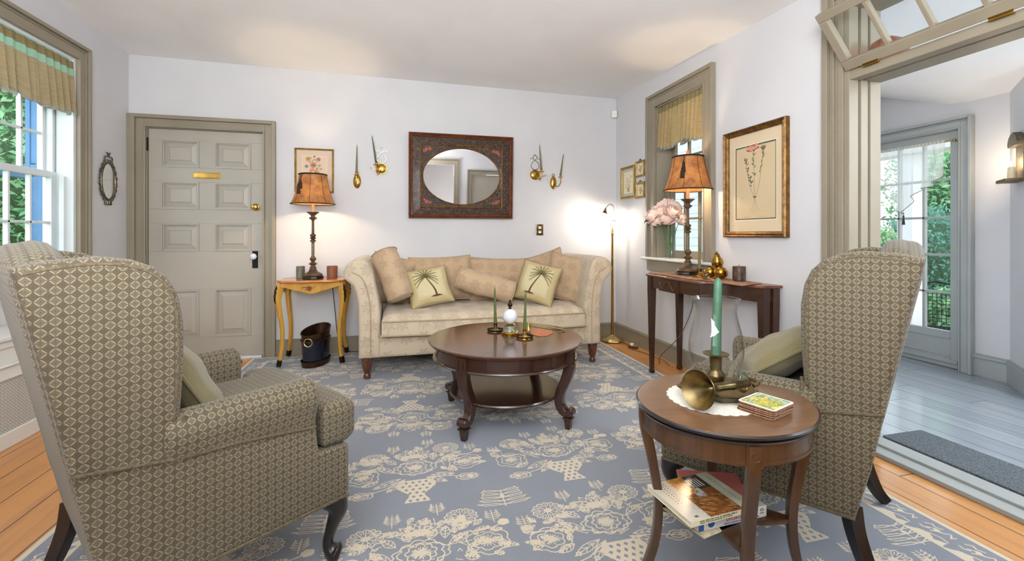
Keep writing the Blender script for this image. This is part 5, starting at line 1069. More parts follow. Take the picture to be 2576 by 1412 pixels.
pp = [(-.418 + .836 * k / 40, -.316) for k in range(40)] + [(.418, -.316 + .632 * k / 30) for k in range(30)] + [(.418 - .836 * k / 40, .316) for k in range(40)] + [(-.418, .316 - .632 * k / 30) for k in range(30)]
g.tube([(x, -.043, z) for x, z in pp], [.0065 if k % 2 else .009 for k in range(len(pp))], 8, closed=True); g.build('rope_moulding', 'gilt_frame', mr)
OA, OB = .398, .288
G().grid(lambda u, v: (lambda a, R_: (OA * math.cos(a) * (1 - v) + R_[0] * v, -.034 - .006 * v, OB * math.sin(a) * (1 - v) + R_[1] * v))(u * 2 * PI, rect_pt(u * 2 * PI, .415, .313)), 128, 4, cu=True).build('spandrel_panel', 'embossed', mr, smooth=0)
G().tube([(OA * math.cos(q * PI / 48), -.036, OB * math.sin(q * PI / 48)) for q in range(96)], .006, 8, closed=True).build('oval_bead', 'gilt_frame', mr)
G().add([(0, -.030, 0)] + [(OA * math.cos(q * PI / 48), -.030, OB * math.sin(q * PI / 48)) for q in range(96)], [(0, 1 + q, 1 + (q + 1) % 96) for q in range(96)]).build('mirror_glass', 'mirror_glass', mr, smooth=0)
G().box((-.52, -.026, -.41), (.52, -.0, .41)).build('backing', 'mirror_wood', mr, smooth=0)
plain('rose_paint', (190, 86, 78), .4, var=.3, scale=90)
for sx in (-1, 1):
    for sz in (-1, 1):
        g = G(); g2 = G()
        for dx, dz, r in ((0, 0, .020), (.034, .010, .016), (-.022, -.022, .015)):
            for q in range(5): a = q * 2 * PI / 5; g.ball((sx * .36 + sx * dx * -1 + r * .55 * math.cos(a), -.042, sz * .262 + sz * dz * .8 + r * .55 * math.sin(a)), (r * .55, .004, r * .5), 10)
        for q in range(7): a = q * .9 + sx; g2.ball((sx * .352 + .045 * math.cos(a), -.041, sz * .262 + .026 * math.sin(a)), (.012, .002, .005), 8)
        g.build('painted_roses', 'rose_paint', mr); g2.build('painted_leaves', 'leaf_mid', mr)

# ---------------------------------------------------------------- sconces on the back wall with tapers
def taper(label, a, b, r0=.011, r1=.006, mat='green_wax', group=None, wick=True):
    A, B = Vector(a), Vector(b); t = thing('taper_candle', label, 'candle', A, group=group); d = B - A; L = d.length; pr = np.linspace(0, 1, 12)
    t.rotation_euler = d.to_track_quat('Z', 'Y').to_euler()
    G().lathe([(0, 0)] + [(r0 + (r1 - r0) * q, L * q * .94) for q in pr] + [(r1 * .6, L * .975), (.001, L)], 16).build('wax', mat, t)
    if wick: G().tube([(0, 0, L * .985), (.001, 0, L + .010)], .0011, 5).build('wick', 'wick', t)
    return t
def oval_sconce(label, loc, side):
    t = thing('wall_sconce', label, 'sconce', loc)
    G().grid(lambda u, v: (.036 * math.sin(v * PI / 2 + .001) * math.cos(u * 2 * PI), -.004 - .022 * math.cos(v * PI / 2), .070 * math.sin(v * PI / 2 + .001) * math.sin(u * 2 * PI)), 32, 10, cu=True).build('back_plate', 'brass', t)
    G().tube([(.012 * math.cos(q * PI / 10), -.006, .082 + .014 * math.sin(q * PI / 10)) for q in range(20)], .004, 6, closed=True).build('hanging_ring', 'brass', t)
    ox = side * .055 if side else 0.
    G().tube(spline([(0, -.012, -.02), (ox * .5, -.045, -.045), (ox, -.075, -.01), (ox, -.078, .045)], 14), .0045, 7).build('arm', 'brass', t)
    G().lathe([(0, .042), (.010, .044), (.012, .050), (.024, .056), (.025, .059), (.010, .060), (.012, .082), (.0145, .086), (.010, .086), (.010, .064), (0, .064)], 20, (ox, -.078, 0)).build('candle_cup', 'brass', t); return t
def scroll_sconce(label, loc, side):
    t = thing('wall_sconce', label, 'sconce', loc)
    G().grid(lambda u, v: (.052 * math.sin(v * PI / 2 + .001) * math.cos(u * 2 * PI), -.004 - .018 * math.cos(v * PI / 2), .050 * math.sin(v * PI / 2 + .001) * math.sin(u * 2 * PI)), 32, 10, cu=True).build('back_plate', 'brass', t)
    G().tube([(.050 * math.cos(q * PI / 14), -.008, .050 * math.sin(q * PI / 14)) for q in range(28)], [.004 if q % 2 else .006 for q in range(28)], 6, closed=True).build('plate_rim', 'gold', t)
    g = G(); 
    for s in (-1, 1): g.tube(spline([(s * .006, -.006, .056), (s * .036, -.008, .072), (s * .044, -.008, .105), (s * .018, -.008, .145), (-s * .004, -.006, .162), (-s * .026, -.006, .185), (-s * .004, -.006, .215), (s * .004, -.006, .220)], 30), .0032, 6)
    g.tube(spline([(-.034, -.006, .178), (-.045, -.006, .172), (-.055, -.006, .180)], 8), .003, 6).tube(spline([(.034, -.006, .178), (.045, -.006, .172), (.055, -.006, .180)], 8), .003, 6); g.build('scrollwork', 'silver' if side < 0 else 'old_brass', t)
    ox = side * .045
    G().tube(spline([(0, -.02, -.01), (ox * .6, -.055, -.055), (ox, -.085, -.03), (ox, -.088, .018)], 14), .005, 7).tube(spline([(ox, -.085, -.02), (ox * 1.9, -.085, -.018), (ox * 2.2, -.08, 0)], 8), .003, 6).build('arm', 'brass', t)
    G().lathe([(0, .016), (.012, .018), (.030, .024), (.031, .028), (.011, .029), (.0125, .052), (.016, .056), (.010, .056), (.010, .034), (0, .034)], 20, (ox, -.088, 0)).build('candle_cup', 'brass', t)
    G().lathe([(.001, -.075), (.006, -.066), (.004, -.052), (.009, -.045), (.001, -.036)], 12, (ox * .8, -.07, 0)).build('drop', 'brass', t); return t
oval_sconce('small oval brass sconce, leftmost on the back wall', (-.393, 4.66, 1.672), 0)
scroll_sconce('round brass sconce with scrollwork left of the mirror', (-.163, 4.66, 1.805), -1)
scroll_sconce('round brass sconce with scrollwork right of the mirror', (1.435, 4.66, 1.795), 1)
oval_sconce('small oval brass sconce, rightmost on the back wall', (1.645, 4.66, 1.715), 1)
taper('olive taper in the leftmost oval sconce', (-.393, 4.582, 1.738), (-.388, 4.585, 2.015), .0105, .004, 'olive_wax')
taper('olive taper leaning left in the sconce left of the mirror', (-.208, 4.572, 1.842), (-.250, 4.585, 2.115), .0115, .004)
taper('olive taper in the sconce right of the mirror', (1.480, 4.572, 1.832), (1.462, 4.58, 2.105), .0115, .004, 'olive_wax')
taper('olive taper leaning right in the rightmost oval sconce', (1.700, 4.582, 1.780), (1.735, 4.585, 2.020), .0105, .004, 'olive_wax')
# outlet, motion sensor
ou = thing('wall_outlet', 'brass-plated duplex outlet on the back wall above the sofa', 'outlet', (1.489, 4.66, 1.20))
G().slab(rrect(-.040, -.060, .040, .060, .004), -.007, 0, .003, 'y', k=2).build('plate', 'old_brass', ou)
for dz in (.024, -.024): 
    r_ = G().prism([(.017 * math.cos(a), dz + max(-.0135, min(.0135, .018 * math.sin(a)))) for a in [q * PI / 12 for q in range(24)]], -.010, -.006, 'y').build('receptacle', 'ivory_plastic', ou, smooth=0)
    G().box((-.0075, -.0105, dz - .002), (-.0050, -.0098, dz + .008)).build('slot', 'wick', r_, smooth=0); G().box((.0050, -.0105, dz - .002), (.0075, -.0098, dz + .008)).build('slot', 'wick', r_, smooth=0)
ms = thing('motion_sensor', 'small white motion sensor high in the back right corner', 'sensor', (2.368, 4.63, 2.505), R(-40))
G().slab(rrect(-.030, -.040, .030, .040, .012), -.030, .012, .010, 'y', k=3).build('housing', 'ivory_plastic', ms); G().ball((0, -.026, -.004), (.020, .008, .020), 14).build('lens', 'white_paper', ms)

# ---------------------------------------------------------------- small ornate mirror on the left wall
om = thing('wall_mirror', 'small oval mirror in an ornate scrolled metal frame on the left wall', 'mirror', (-2.3, 4.352, 1.583), R(90))
a_, b_ = .088, .145
G().add([(0, -.012, 0)] + [(a_ * math.cos(q * PI / 32), -.012, b_ * math.sin(q * PI / 32)) for q in range(64)], [(0, 1 + q, 1 + (q + 1) % 64) for q in range(64)]).build('mirror_glass', 'mirror_glass', om, smooth=0)
G().tube([(a_ * 1.06 * math.cos(q * PI / 32), -.012, b_ * 1.04 * math.sin(q * PI / 32)) for q in range(64)], .009, 8, closed=True).build('inner_rim', 'pewter', om)
for k in range(18):
    a = R(-60 + 300 * k / 17 + 0); cx_, cz_ = (a_ + .022) * math.cos(a), (b_ + .020) * math.sin(a); ta = math.atan2(b_ * math.cos(a), -a_ * math.sin(a)); r1, r2 = (.022, .011) if k % 2 else (.016, .012)
    G().tube([(cx_ + r1 * math.cos(q * PI / 7) * math.cos(ta) - r2 * math.sin(q * PI / 7) * math.sin(ta), -.010, cz_ + r1 * math.cos(q * PI / 7) * math.sin(ta) + r2 * math.sin(q * PI / 7) * math.cos(ta)) for q in range(14)], .0032, 6, closed=True).build('scroll', 'pewter', om)
for s in (-1, 1): G().tube(spline([(s * .05, -.01, .155), (s * .045, -.012, .195), (s * .012, -.012, .20), (s * .010, -.012, .225), (s * .024, -.012, .232)], 16), .005, 7).build('crest', 'pewter', om)
G().tube([(-.034, -.010, -.160), (-.040, -.010, -.188), (.040, -.010, -.188), (.034, -.010, -.160)], .006, 7).tube([(-.012, -.01, -.16), (-.014, -.01, -.186)], .005, 6).tube([(.012, -.01, -.16), (.014, -.01, -.186)], .005, 6).build('foot', 'pewter', om)

# ---------------------------------------------------------------- floor lamp
fl = thing('floor_lamp', 'slim brass gooseneck floor lamp between the sofa and the right wall', 'lamp', (2.235, 4.425, 0))
G().lathe([(0, .006), (.128, .006), (.132, .012), (.126, .022), (.118, .028), (.07, .046), (.025, .064), (.014, .072), (0, .072)], 8).build('base', 'pale_gold', fl, smooth=25)
G().lathe([(.0145, .07), (.0135, .5), (.0105, 1.14), (.016, 1.150), (.009, 1.165), (.013, 1.185), (.006, 1.205), (.004, 1.225), (0, 1.23)], 14).build('pole', 'brass', fl)
rx = Vector((math.cos(R(14.2)), -math.sin(R(14.2)), 0))
def fp(dx, z): return tuple(rx * dx + Vector((0, 0, z)))
G().tube([fp(.012 + .030 * math.cos(q * PI / 14), 1.262 + .040 * math.sin(q * PI / 14)) for q in range(-7, 17)], .0032, 7).build('loop', 'silver', fl)
G().tube(spline([fp(-.018, 1.235), fp(-.022, 1.265), fp(-.010, 1.30), fp(.012, 1.375), (fp(.018, 1.42)), fp(.006, 1.462), fp(-.028, 1.475), fp(-.058, 1.452), fp(-.072, 1.432)], 36), .0042, 8).build('gooseneck', 'silver', fl)
G().lathe([(.006, .0), (.012, -.010), (.010, -.022), (.016, -.030), (.022, -.045), (.030, -.058), (.040, -.066), (.038, -.066), (.028, -.056), (.018, -.042)], 10, T=Matrix.Translation(fp(-.072, 1.435)) @ Matrix.Rotation(R(14), 4, 'Y'), caps=False).build('lamp_shade', 'old_brass', fl)
G().ball(fp(-.088, 1.385), .012, 12).build('bulb', 'flame_warm', fl)
point('floor_lamp_glow', fp_ if False else tuple(Vector(fl.location) + Vector(fp(-.095, 1.36))), 8, (1, .88, .72), .02)
fc = G().tube(spline([(2.28, 4.30, .012), (2.30, 4.20, .012), (2.24, 4.05, .010), (2.30, 3.85, .010), (2.33, 3.60, .010), (2.28, 3.45, .010)], 30), .003, 6).build('power_cord', 'cord_brown'); tag(fc, 'brown extension cord along the floor under the console table', 'cord')
pb = thing('plug_block', 'brown outlet block with a white plug beside the floor lamp base', 'plug', (2.30, 4.10, 0), R(20)); G().box((-.022, -.05, 0), (.022, .05, .022)).build('block', 'cord_brown', pb, smooth=0, bevel=.003); G().box((-.014, .0, .022), (.014, .03, .048)).build('plug', 'ivory_plastic', pb, smooth=0, bevel=.004)

# ---------------------------------------------------------------- console table
cn = thing('console_table', 'narrow dark wood console table with carved drawer under the right window', 'table', (0, 0, 0))
tp = [(2.375, 3.40), (2.05, 3.40), (1.995, 3.35), (1.995, 2.72), (2.01, 2.685), (2.05, 2.66), (2.11, 2.63), (2.16, 2.58), (2.19, 2.52), (2.205, 2.46), (2.215, 2.40), (2.235, 2.365), (2.28, 2.352), (2.375, 2.352)]
G().slab(tp, .806, .825, .006, k=3).build('tabletop', 'console_top', cn)
ip = inset(tp, .022); n_ = len(ip); g = G(); outer = ip[1:-1]; inner = inset(ip, .018)[1:-1]; poly = outer + inner[::-1]
g.prism([(ip[0][0], ip[0][1])] + outer + [(ip[-1][0], ip[-1][1]), (ip[-1][0], ip[-1][1] + .018)] + inner[::-1] + [(ip[0][0], ip[0][1] - .018)], .715, .806); g.build('apron', 'console_wood', cn, smooth=20)
dr = G().box((2.008, 2.92, .705), (2.02, 3.18, .800)).build('drawer', 'console_wood', cn, smooth=0, bevel=.002)
g = G(); g.tube(spline([(2.006, 3.165, .775), (2.005, 3.15, .742), (2.005, 3.115, .728), (2.005, 3.08, .765), (2.005, 3.05, .785), (2.005, 3.02, .765), (2.005, 2.985, .728), (2.005, 2.95, .742), (2.006, 2.935, .775)], 40), [.0035 + .0025 * (k % 2) for k in range(41)], 6); g.build('carved_garland', 'turned_leg', dr)
for (x, y), foot in (((2.03, 3.315), 1), ((2.325, 3.365), 1), ((2.262, 2.388), 1), ((2.335, 2.385), 1)):
    vv = [(x + a, y + b, z) for z, q in ((.806, .026), (.70, .026), (.032, .0145), (.030, .019), (.009 if y == 3.315 else 0, .017)) for a, b in ((-q, -q), (q, -q), (q, q), (-q, q))]
    G().add(vv, [(4 * j + i, 4 * j + (i + 1) % 4, 4 * j + 4 + (i + 1) % 4, 4 * j + 4 + i)[::-1] for j in range(4) for i in range(4)] + [(0, 1, 2, 3), (19, 18, 17, 16)]).build('leg', 'console_wood', cn, smooth=0, bevel=.002)
# raffia runner with fringe
rn = thing('table_runner', 'tan raffia runner with fringed edge along the console table', 'runner', (0, 0, .8255))
G().grid(lambda u, v: (2.07 + .255 * u + .004 * math.sin(v * 40), 2.46 + .90 * v - (.10 * (1 - u) if v < .02 else 0), .0035 + .0012 * math.sin(u * 60) * math.cos(v * 90)), 20, 80).build('cloth', 'raffia', rn)
g = G()
for k in range(130):
    y = 2.50 + .86 * k / 130; 
    if y < 2.74: continue
    g.tube([(2.072, y, .004), (2.05, y + random.uniform(-.006, .006), .006), (2.028, y + random.uniform(-.008, .008), .004)], .0022, 4)
fr_ = g.build('fringe', 'raffia', rn); fr_['kind'] = 'stuff'
l2 = buffet_lamp('table_lamp', 'tall candlestick lamp with amber shade on the console table by the window', (2.235, 3.125, .831)); tassel(l2, R(222))
point('lamp_glow_right', (2.235, 3.125, 1.58), 30, (1, .74, .46), .03)
o = G().tube(spline([(2.33, 3.20, .72), (2.36, 3.24, .55), (2.30, 3.32, .30), (2.20, 3.45, .10), (2.22, 3.5, .012)], 26), .003, 6).build('power_cord', 'cord_brown'); tag(o, 'thin lamp cord hanging below the console table', 'cord')
cs = thing('candlestick', 'low gold candlestick between the lamp and the gilded fruit', 'candlestick', (2.215, 2.955, .831))
G().lathe([(0, 0), (.058, 0), (.062, .004), (.058, .008), (.02, .012), (.009, .018), (.012, .026), (.008, .034), (.018, .044), (.020, .060), (.012, .060), (.011, .046), (0, .046)], 28).build('body', 'gold', cs)
G().tube([(.06 + .018 * math.cos(q * PI / 8), -.02, .02 + .018 * math.sin(q * PI / 8)) for q in range(16)], .003, 6, closed=True).build('ring_handle', 'gold', cs)
taper('olive taper in the gold candlestick beside the console lamp', (2.215, 2.955, .885), (2.205, 2.95, 1.145), .0115, .005, 'olive_wax')
def fruit(label, loc, r, kind, lean=(0, 0)):
    t = thing('gilded_' + kind, label, 'ornament', loc, group='gilded fruit on the console'); t.rotation_euler = (R(lean[0]), R(lean[1]), 0)
    if kind == 'pear': G().lathe([(0, -r * .95), (r * .5, -r * .86), (r * .92, -r * .4), (r, 0), (r * .86, r * .5), (r * .55, r * .95), (r * .46, r * 1.25), (r * .38, r * 1.5), (r * .15, r * 1.62), (0, r * 1.64)], 24).build('body', 'gold', t)
    else: G().lathe([(0, -r * .9), (r * .5, -r * .84), (r * .9, -r * .45), (r * 1.02, 0), (r * .92, r * .42), (r * .6, r * .78), (r * .2, r * .86), (0, r * .80)], 24).build('body', 'gold', t)
    z = r * (1.6 if kind == 'pear' else .8)
    G().tube([(0, 0, z - .004), (.003, .002, z + .014)], [.004, .006], 6).build('stem', 'old_brass', t); G().ball((-.016, .0, z + .004), (.014, .006, .004), 8).build('leaf', 'old_brass', t); return t
fruit('gilded apple at the left of the gilded fruit pile', (2.215, 2.835, .873), .043, 'apple')
fruit('gilded apple at the right of the gilded fruit pile', (2.225, 2.735, .878), .047, 'apple', (0, 10))
fruit('gilded apple at the back of the gilded fruit pile', (2.305, 2.83, .873), .043, 'apple')
fruit('gilded pear lying on top of the fruit pile', (2.245, 2.795, .948), .042, 'pear', (12, -14))
bo = thing('berry_ornament', 'small green and gold berry ornament in front of the gilded fruit', 'ornament', (2.12, 2.74, .831))
g = G(); [g.ball((.012 * math.cos(a * 1.3), .022 * math.sin(a * 1.7), .014 + .009 * (a % 3)), .011, 10) for a in range(6)]; g.build('berries', 'blue_green_china', bo)
G().tube([(-.005, .05 + .018 * math.cos(q * PI / 8), .025 + .018 * math.sin(q * PI / 8)) for q in range(16)], .004, 6, closed=True).build('ring', 'gold', bo); G().tube(spline([(0, .05, .008), (-.02, .01, .005), (-.02, -.03, .012), (0, -.05, .006)], 14), .0045, 6).build('twist', 'gold', bo)
pcn = thing('pillar_candle', 'brown marbled pillar candle at the right end of the console table', 'candle', (2.275, 2.615, .831)); cyl(G(), .042, 0, .100).build('wax', 'brown_wax', pcn, bevel=.005); G().tube([(0, 0, .098), (.001, 0, .112)], .0014, 5).build('wick', 'wick', pcn)

# ---------------------------------------------------------------- vase and peonies on the window sill
vz = thing('flower_vase', 'clear glass vase of water on the right window sill', 'vase', (2.445, 3.655, .93))
G().lathe([(0, .002), (.028, .002), (.030, .01), (.024, .05), (.024, .12), (.032, .22), (.042, .285)], 32, caps=False).lathe([(0, .012), (.022, .014), (.021, .05), (.021, .12), (.029, .22), (.039, .285)], 32, caps=False).build('glass', 'vase_glass', vz)
G().lathe([(0, .0), (.029, .0), (.031, .012), (.026, .035), (0, .036)], 24).build('base', 'white_china', vz) if False else None
rr = random.Random(11); heads = [(-.10, -.07, .41), (-.13, .05, .395), (-.13, .0, .47), (-.04, .13, .42), (-.06, -.14, .46), (.0, -.06, .52), (-.09, .09, .48), (-.02, .06, .53), (-.20, .03, .43), (.02, -.12, .41), (.01, .12, .48)]
for k, (dx, dy, dz) in enumerate(heads):
    p = thing('peony', 'pale pink peony of the bouquet on the right window sill', 'flower', (2.445 + dx, 3.655 + dy * .92, .93 + dz - .03), group='peonies in the glass vase')
    G().tube(spline([(0, 0, -.01), (-dx * .4, -dy * .5, -.12), (-dx * .8, -dy * .88, -dz + .12), (-dx + rr.uniform(-.01, .01), -dy * .92 + rr.uniform(-.012, .012), -dz + .05)], 14), .003, 5).build('stem', 'stem_green', p)
    g = G(); out = Vector((dx + .06, dy, .10)).normalized(); TT = out.to_track_quat('Z', 'Y').to_matrix().to_4x4()
    for layer, (n, r, th0, th1) in enumerate(((5, .024, .3, 2.75), (6, .036, .3, 2.45), (7, .048, .3, 2.15), (8, .058, .4, 1.85), (8, .066, .5, 1.5))):
        for q in range(n):
            a = 2 * PI * q / n + layer * .7 + k; wv = rr.uniform(.9, 1.12); wd_ = (1.15 if layer < 2 else .95) * 2 * PI / n * .62; ph_ = rr.uniform(0, 6)
            def pet(u, v, a=a, r=r, th0=th0, th1=th1, wv=wv, wd_=wd_, ph_=ph_):
                w = (u - .5) * 2; th = th0 + (th1 - th0) * v * (1 - .10 * w * w); an = a + w * wd_ * (1.25 - .5 * v * v) / max(.55, math.sin(th)); rad = r * wv * (1 + .10 * v * math.sin(3 * w + ph_) + .05 * v * v * layer)
                return (rad * math.sin(th) * math.cos(an), rad * math.sin(th) * math.sin(an), -rad * math.cos(th))
            g.grid(pet, 6, 7, T=TT)
    g.build('bloom', 'petal_pink', p, smooth=60)
    g = G()
    for q in range(3): a = rr.uniform(0, 6.28); L = rr.uniform(.05, .085); g.grid(lambda u, v: ((.01 + L * v) * math.cos(a) - .016 * (u - .5) * math.sin(PI * v) * math.sin(a) * 2, (.01 + L * v) * math.sin(a) + .016 * (u - .5) * math.sin(PI * v) * math.cos(a) * 2, -.03 - .05 * v * v), 2, 6)
    g.build('leaves', 'leaf_mid', p)

# ---------------------------------------------------------------- valances
def valance(name, label, x, y0, y1, ztop, drop, n, mats, group, hemvar=.012):
    t = thing(name, label, 'curtain', (x, (y0 + y1) / 2, ztop), group=group); L = y1 - y0; s = 1 if x < 0 else -1; ph = rng.uniform(0, 6, 8)
    def amp(v): return .006 + .030 * v
    def P_(u, z0, z1, extra=0.):
        def f(a, b):
            z = z0 + (z1 - z0) * b; v = -z / drop; y = -L / 2 + L * a
            w = math.sin(2 * PI * n * a + ph[0] + 1.2 * math.sin(2 * PI * 1.7 * a + ph[1])) + .35 * math.sin(2 * PI * n * 2.3 * a + ph[2])
            return (s * (.02 + amp(v) * w * .8 + extra), y + .010 * math.cos(2 * PI * n * a + ph[3]) * v, z - hemvar * v * v * math.sin(2 * PI * n * a + ph[0]) * .6)
        return f
    bands = [('heading', 0.0, -.055, mats[0], .0)] + ([('stripe', -.055, -.105, mats[1], .0), ('skirt', -.105, -drop + .018, mats[2], 0)] if mats[1] else [('skirt', -.055, -drop + .018, mats[2], 0)]) + [('fringe', -drop + .018, -drop, mats[3], .001)]
    for nm, a, b, m_, e in bands: G().grid(P_(0, a, b, e), 160, 8).build(nm, m_, t, smooth=60)
    return t
valance('window_valance', 'tan and mint striped gathered valance over the left window', -2.318, 2.97, 3.955, 2.405, .385, 13, ('valance_head', 'valance_band', 'valance_tan', 'valance_fringe'), None, .03)
valance('window_valance', 'gold gathered valance over the window on the right wall', 2.425, 3.14, 3.82, 2.352, .40, 11, ('valance_head', None, 'valance_gold', 'valance_fringe'), None, .04)
for x, y0, y1, z, lab in ((-2.335, 2.955, 3.985, 2.412, 'thin metal rod carrying the striped valance of the left window'), (2.43, 3.13, 3.83, 2.357, 'thin metal rod carrying the gold valance of the right window')):
    o = G().tube([(x, y0, z), (x, y1, z)], .005, 8).build('curtain_rod', 'silver'); tag(o, lab, 'rod')
sc_ = thing('sheer_curtain', 'white sheer triangular curtain on the sunroom door', 'curtain', (4.535, 3.13, 1.93))
def sheer(u, v):
    y = -.32 + .64 * u; tip = abs(u - .52) / .52; L = .56 - .36 * min(1, tip) ** 1.1 + .04 * math.sin(u * 14); w = math.sin(2 * PI * 8 * u) + .4 * math.sin(2 * PI * 15 * u + 1)
    return (-.01 + (.008 + .03 * v) * w * .5, y + .02 * v * math.cos(2 * PI * 8 * u), -L * v)
G().grid(sheer, 180, 14).build('cloth', 'sheer_white', sc_, smooth=70)
G().tube([sheer(q / 90, 1) for q in range(91)], .003, 5).build('hem', 'valance_fringe', sc_)
G().grid(lambda u, v: (-.012 + .010 * math.sin(2 * PI * 22 * u), -.32 + .64 * u, .028 * v), 160, 2).build('heading', 'sheer_white', sc_, smooth=70)
G().tube([(0, .013, -.57), (0, .013, -.60)], .0015, 4).lathe([(.002, -.60), (.008, -.612), (.006, -.622), (.013, -.69), (0, -.692)], 10, (0, .013, 0)).build('tassel', 'cord_black', sc_)
cr_ = thing('curtain_rod', 'brass rod with ball end above the sunroom door sheer', 'rod', (4.535, 3.13, 1.945)); G().tube([(0, -.37, 0), (0, .37, 0)], .006, 8).build('rod', 'pale_gold', cr_); G().ball((0, -.378, 0), .013, 12).build('ball_end', 'brass', cr_); G().box((-.004, -.362, -.006), (.062, -.352, .006)).build('bracket', 'brass', cr_, smooth=0)

# ---------------------------------------------------------------- radiator cover
rc = thing('radiator_cover', 'white radiator cover with perforated grille under the left window', 'radiator cover', (-2.16, 3.0, 0))
G().box((-.115, -1.0, .58), (.145, .92, .605)).build('top', 'trim_white', rc, smooth=0, bevel=.006)
G().box((.11, -.98, 0), (.13, .90, .085)).box((.11, -.98, .37), (.13, .90, .44)).box((.11, -.98, .54), (.13, .90, .58)).box((.10, -.98, .44), (.118, .90, .54)).box((.11, -.98, .085), (.13, -.90, .37)).box((.11, .82, .085), (.13, .90, .37)).box((-.115, -.98, 0), (.11, -.96, .58)).box((-.115, .88, 0), (.11, .90, .58)).box((.125, -.98, .44), (.142, .90, .452)).build('frame', 'trim_white', rc, smooth=0, bevel=.004)
G().add([(.118, -.90, .085), (.118, .82, .085), (.118, .82, .37), (.118, -.90, .37)], [(0, 1, 2, 3)]).build('grille', 'grille', rc, smooth=0)

# ---------------------------------------------------------------- on the coffee table (top at z=.5)
ZC = .5005
def chamberstick(name, label, loc, mat='old_brass'):
    t = thing(name, label, 'candlestick', loc)
    G().lathe([(.052, .004), (.055, .008), (.056, .013), (.052, .012), (.050, .007), (.049, .004)], 36, caps=False).build('tray_ring', 'dark_bronze', t)
    G().lathe([(0, 0), (.050, 0), (.050, .004), (.02, .006), (.016, .012), (.008, .018), (.007, .026), (.013, .032), (.013, .050), (.015, .053), (.010, .053), (.010, .036), (0, .036)], 28).build('socket', mat, t); return t
chamberstick('chamberstick', 'low brass chamberstick left of the white ball ornament', (.633, 2.958, ZC)); chamberstick('chamberstick', 'low brass chamberstick right of the white ball ornament', (.771, 2.722, ZC), 'brass')
taper('dark green taper left of the white ball ornament', (.633, 2.958, ZC + .040), (.628, 2.955, .797), .0115, .005); taper('dark green taper right of the white ball ornament', (.771, 2.722, ZC + .040), (.776, 2.718, .790), .0115, .005)
bl = thing('ball_ornament', 'white china ball on a gilt base with finial, centre of the coffee table', 'ornament', (.708, 2.851, ZC))
G().lathe([(0, 0), (.056, 0), (.058, .010), (.054, .016), (.048, .020)], 32, caps=False).build('base_ring', 'gold', bl); G().lathe([(.048, .020), (.046, .030), (.038, .042), (.034, .052), (.030, .055)], 32, caps=False).build('base', 'blue_green_china', bl)
G().lathe([(.031, .054), (.034, .060), (.026, .066), (.022, .070)], 32, caps=False).build('collar', 'gold', bl); G().ball((0, 0, .114), (.047, .047, .050), 36).build('ball', 'white_china', bl)
G().lathe([(.010, .160), (.012, .166), (.007, .172), (.016, .184), (.017, .192), (.010, .202), (.006, .208), (.008, .214), (.001, .224)], 16).build('finial', 'dark_bronze', bl)
o = G().lathe([(0, 0), (.016, 0), (.017, .004), (.012, .008), (.010, .012), (.006, .036), (.001, .056)], 18, (.838, 2.868, ZC)).build('candle_snuffer', 'brass'); tag(o, 'small brass cone snuffer beside the right green taper', 'snuffer')
o = G().slab([(.835, 2.80), (.87, 2.92), (.93, 2.945), (1.0, 2.87), (.985, 2.79), (.93, 2.735), (.87, 2.715)], ZC, ZC + .004, .001, k=1).build('place_mat', 'pink_mat'); o.location.z = 0; tag(o, 'small terracotta woven mat at the right on the coffee table', 'mat')
bpy.data.objects['candle_snuffer'].location.z = .0045
o = G().tube(spline([(.905, 3.12, ZC + .012), (.96, 3.035, ZC + .010), (1.03, 2.93, ZC + .008), (1.085, 2.845, ZC + .007)], 16), [.0035] * 11 + [.006] * 6, 8).tube([(1.085, 2.845, ZC + .007), (1.078, 2.825, ZC + .004), (1.02, 2.80, ZC + .0035)], .003, 6).build('snuffer_rod', 'pale_gold', smooth=40); tag(o, 'thin gold rod lying at the back right of the coffee table', 'rod')

# ---------------------------------------------------------------- on the oval table
ZO = .6215
do_ = thing('doily', 'round white lace doily under the brass tray', 'doily', (.985, 1.245, ZO))
pts = [((.138 + .006 * abs(math.cos(14 * a))) * math.cos(a), (.138 + .006 * abs(math.cos(14 * a))) * math.sin(a)) for a in [q * 2 * PI / 168 for q in range(168)]]
G().prism(pts, 0, .0018).build('lace', 'linen_doily', do_, smooth=0)
g = G(); [g.lathe([(0, .0019), (.003, .0019), (.003, .0023), (0, .0023)], 6, (.131 * math.cos(q * 2 * PI / 56), .131 * math.sin(q * 2 * PI / 56), 0)) for q in range(56)]; e_ = g.build('edge_pattern', 'page_edges', do_)
ty = thing('tray', 'shallow eight-sided brass tray on the doily', 'tray', (1.025, 1.272, ZO + .002), R(12))
def octo(r, a): k = R(45); b = (a % k) - k / 2; return r * math.cos(k / 2) / math.cos(b)
G().grid(lambda u, v: (lambda pr, a: (octo(pr[0], a) * math.cos(a), octo(pr[0], a) * math.sin(a), pr[1]))([(.001, .003), (.06, .003), (.088, .003), (.094, .006), (.110, .019), (.118, .022), (.118, .025), (.108, .024), (.092, .012), (.084, .007)][round(v * 9)] if False else [(.001, .006), (.084, .006), (.108, .023), (.118, .025), (.118, .022), (.110, .018), (.092, .001), (.001, 0)][round(v * 7)], u * 2 * PI), 96, 7, cu=True, flip=True).build('dish', 'old_brass', ty, smooth=30)
for a in (170, -12): T = Matrix.Rotation(R(a), 4, 'Z') @ Matrix.Translation((.112, 0, .026)); G().tube(spline([T @ Vector(p) for p in ((0, -.03, 0), (.022, -.026, .006), (.028, 0, .008), (.022, .026, .006), (0, .03, 0))], 16), .006, 8).build('handle', 'old_brass', ty)
ck = thing('candlestick', 'bulbous brass candlestick inside the glass hurricane shade', 'candlestick', (1.03, 1.29, ZO + .009))
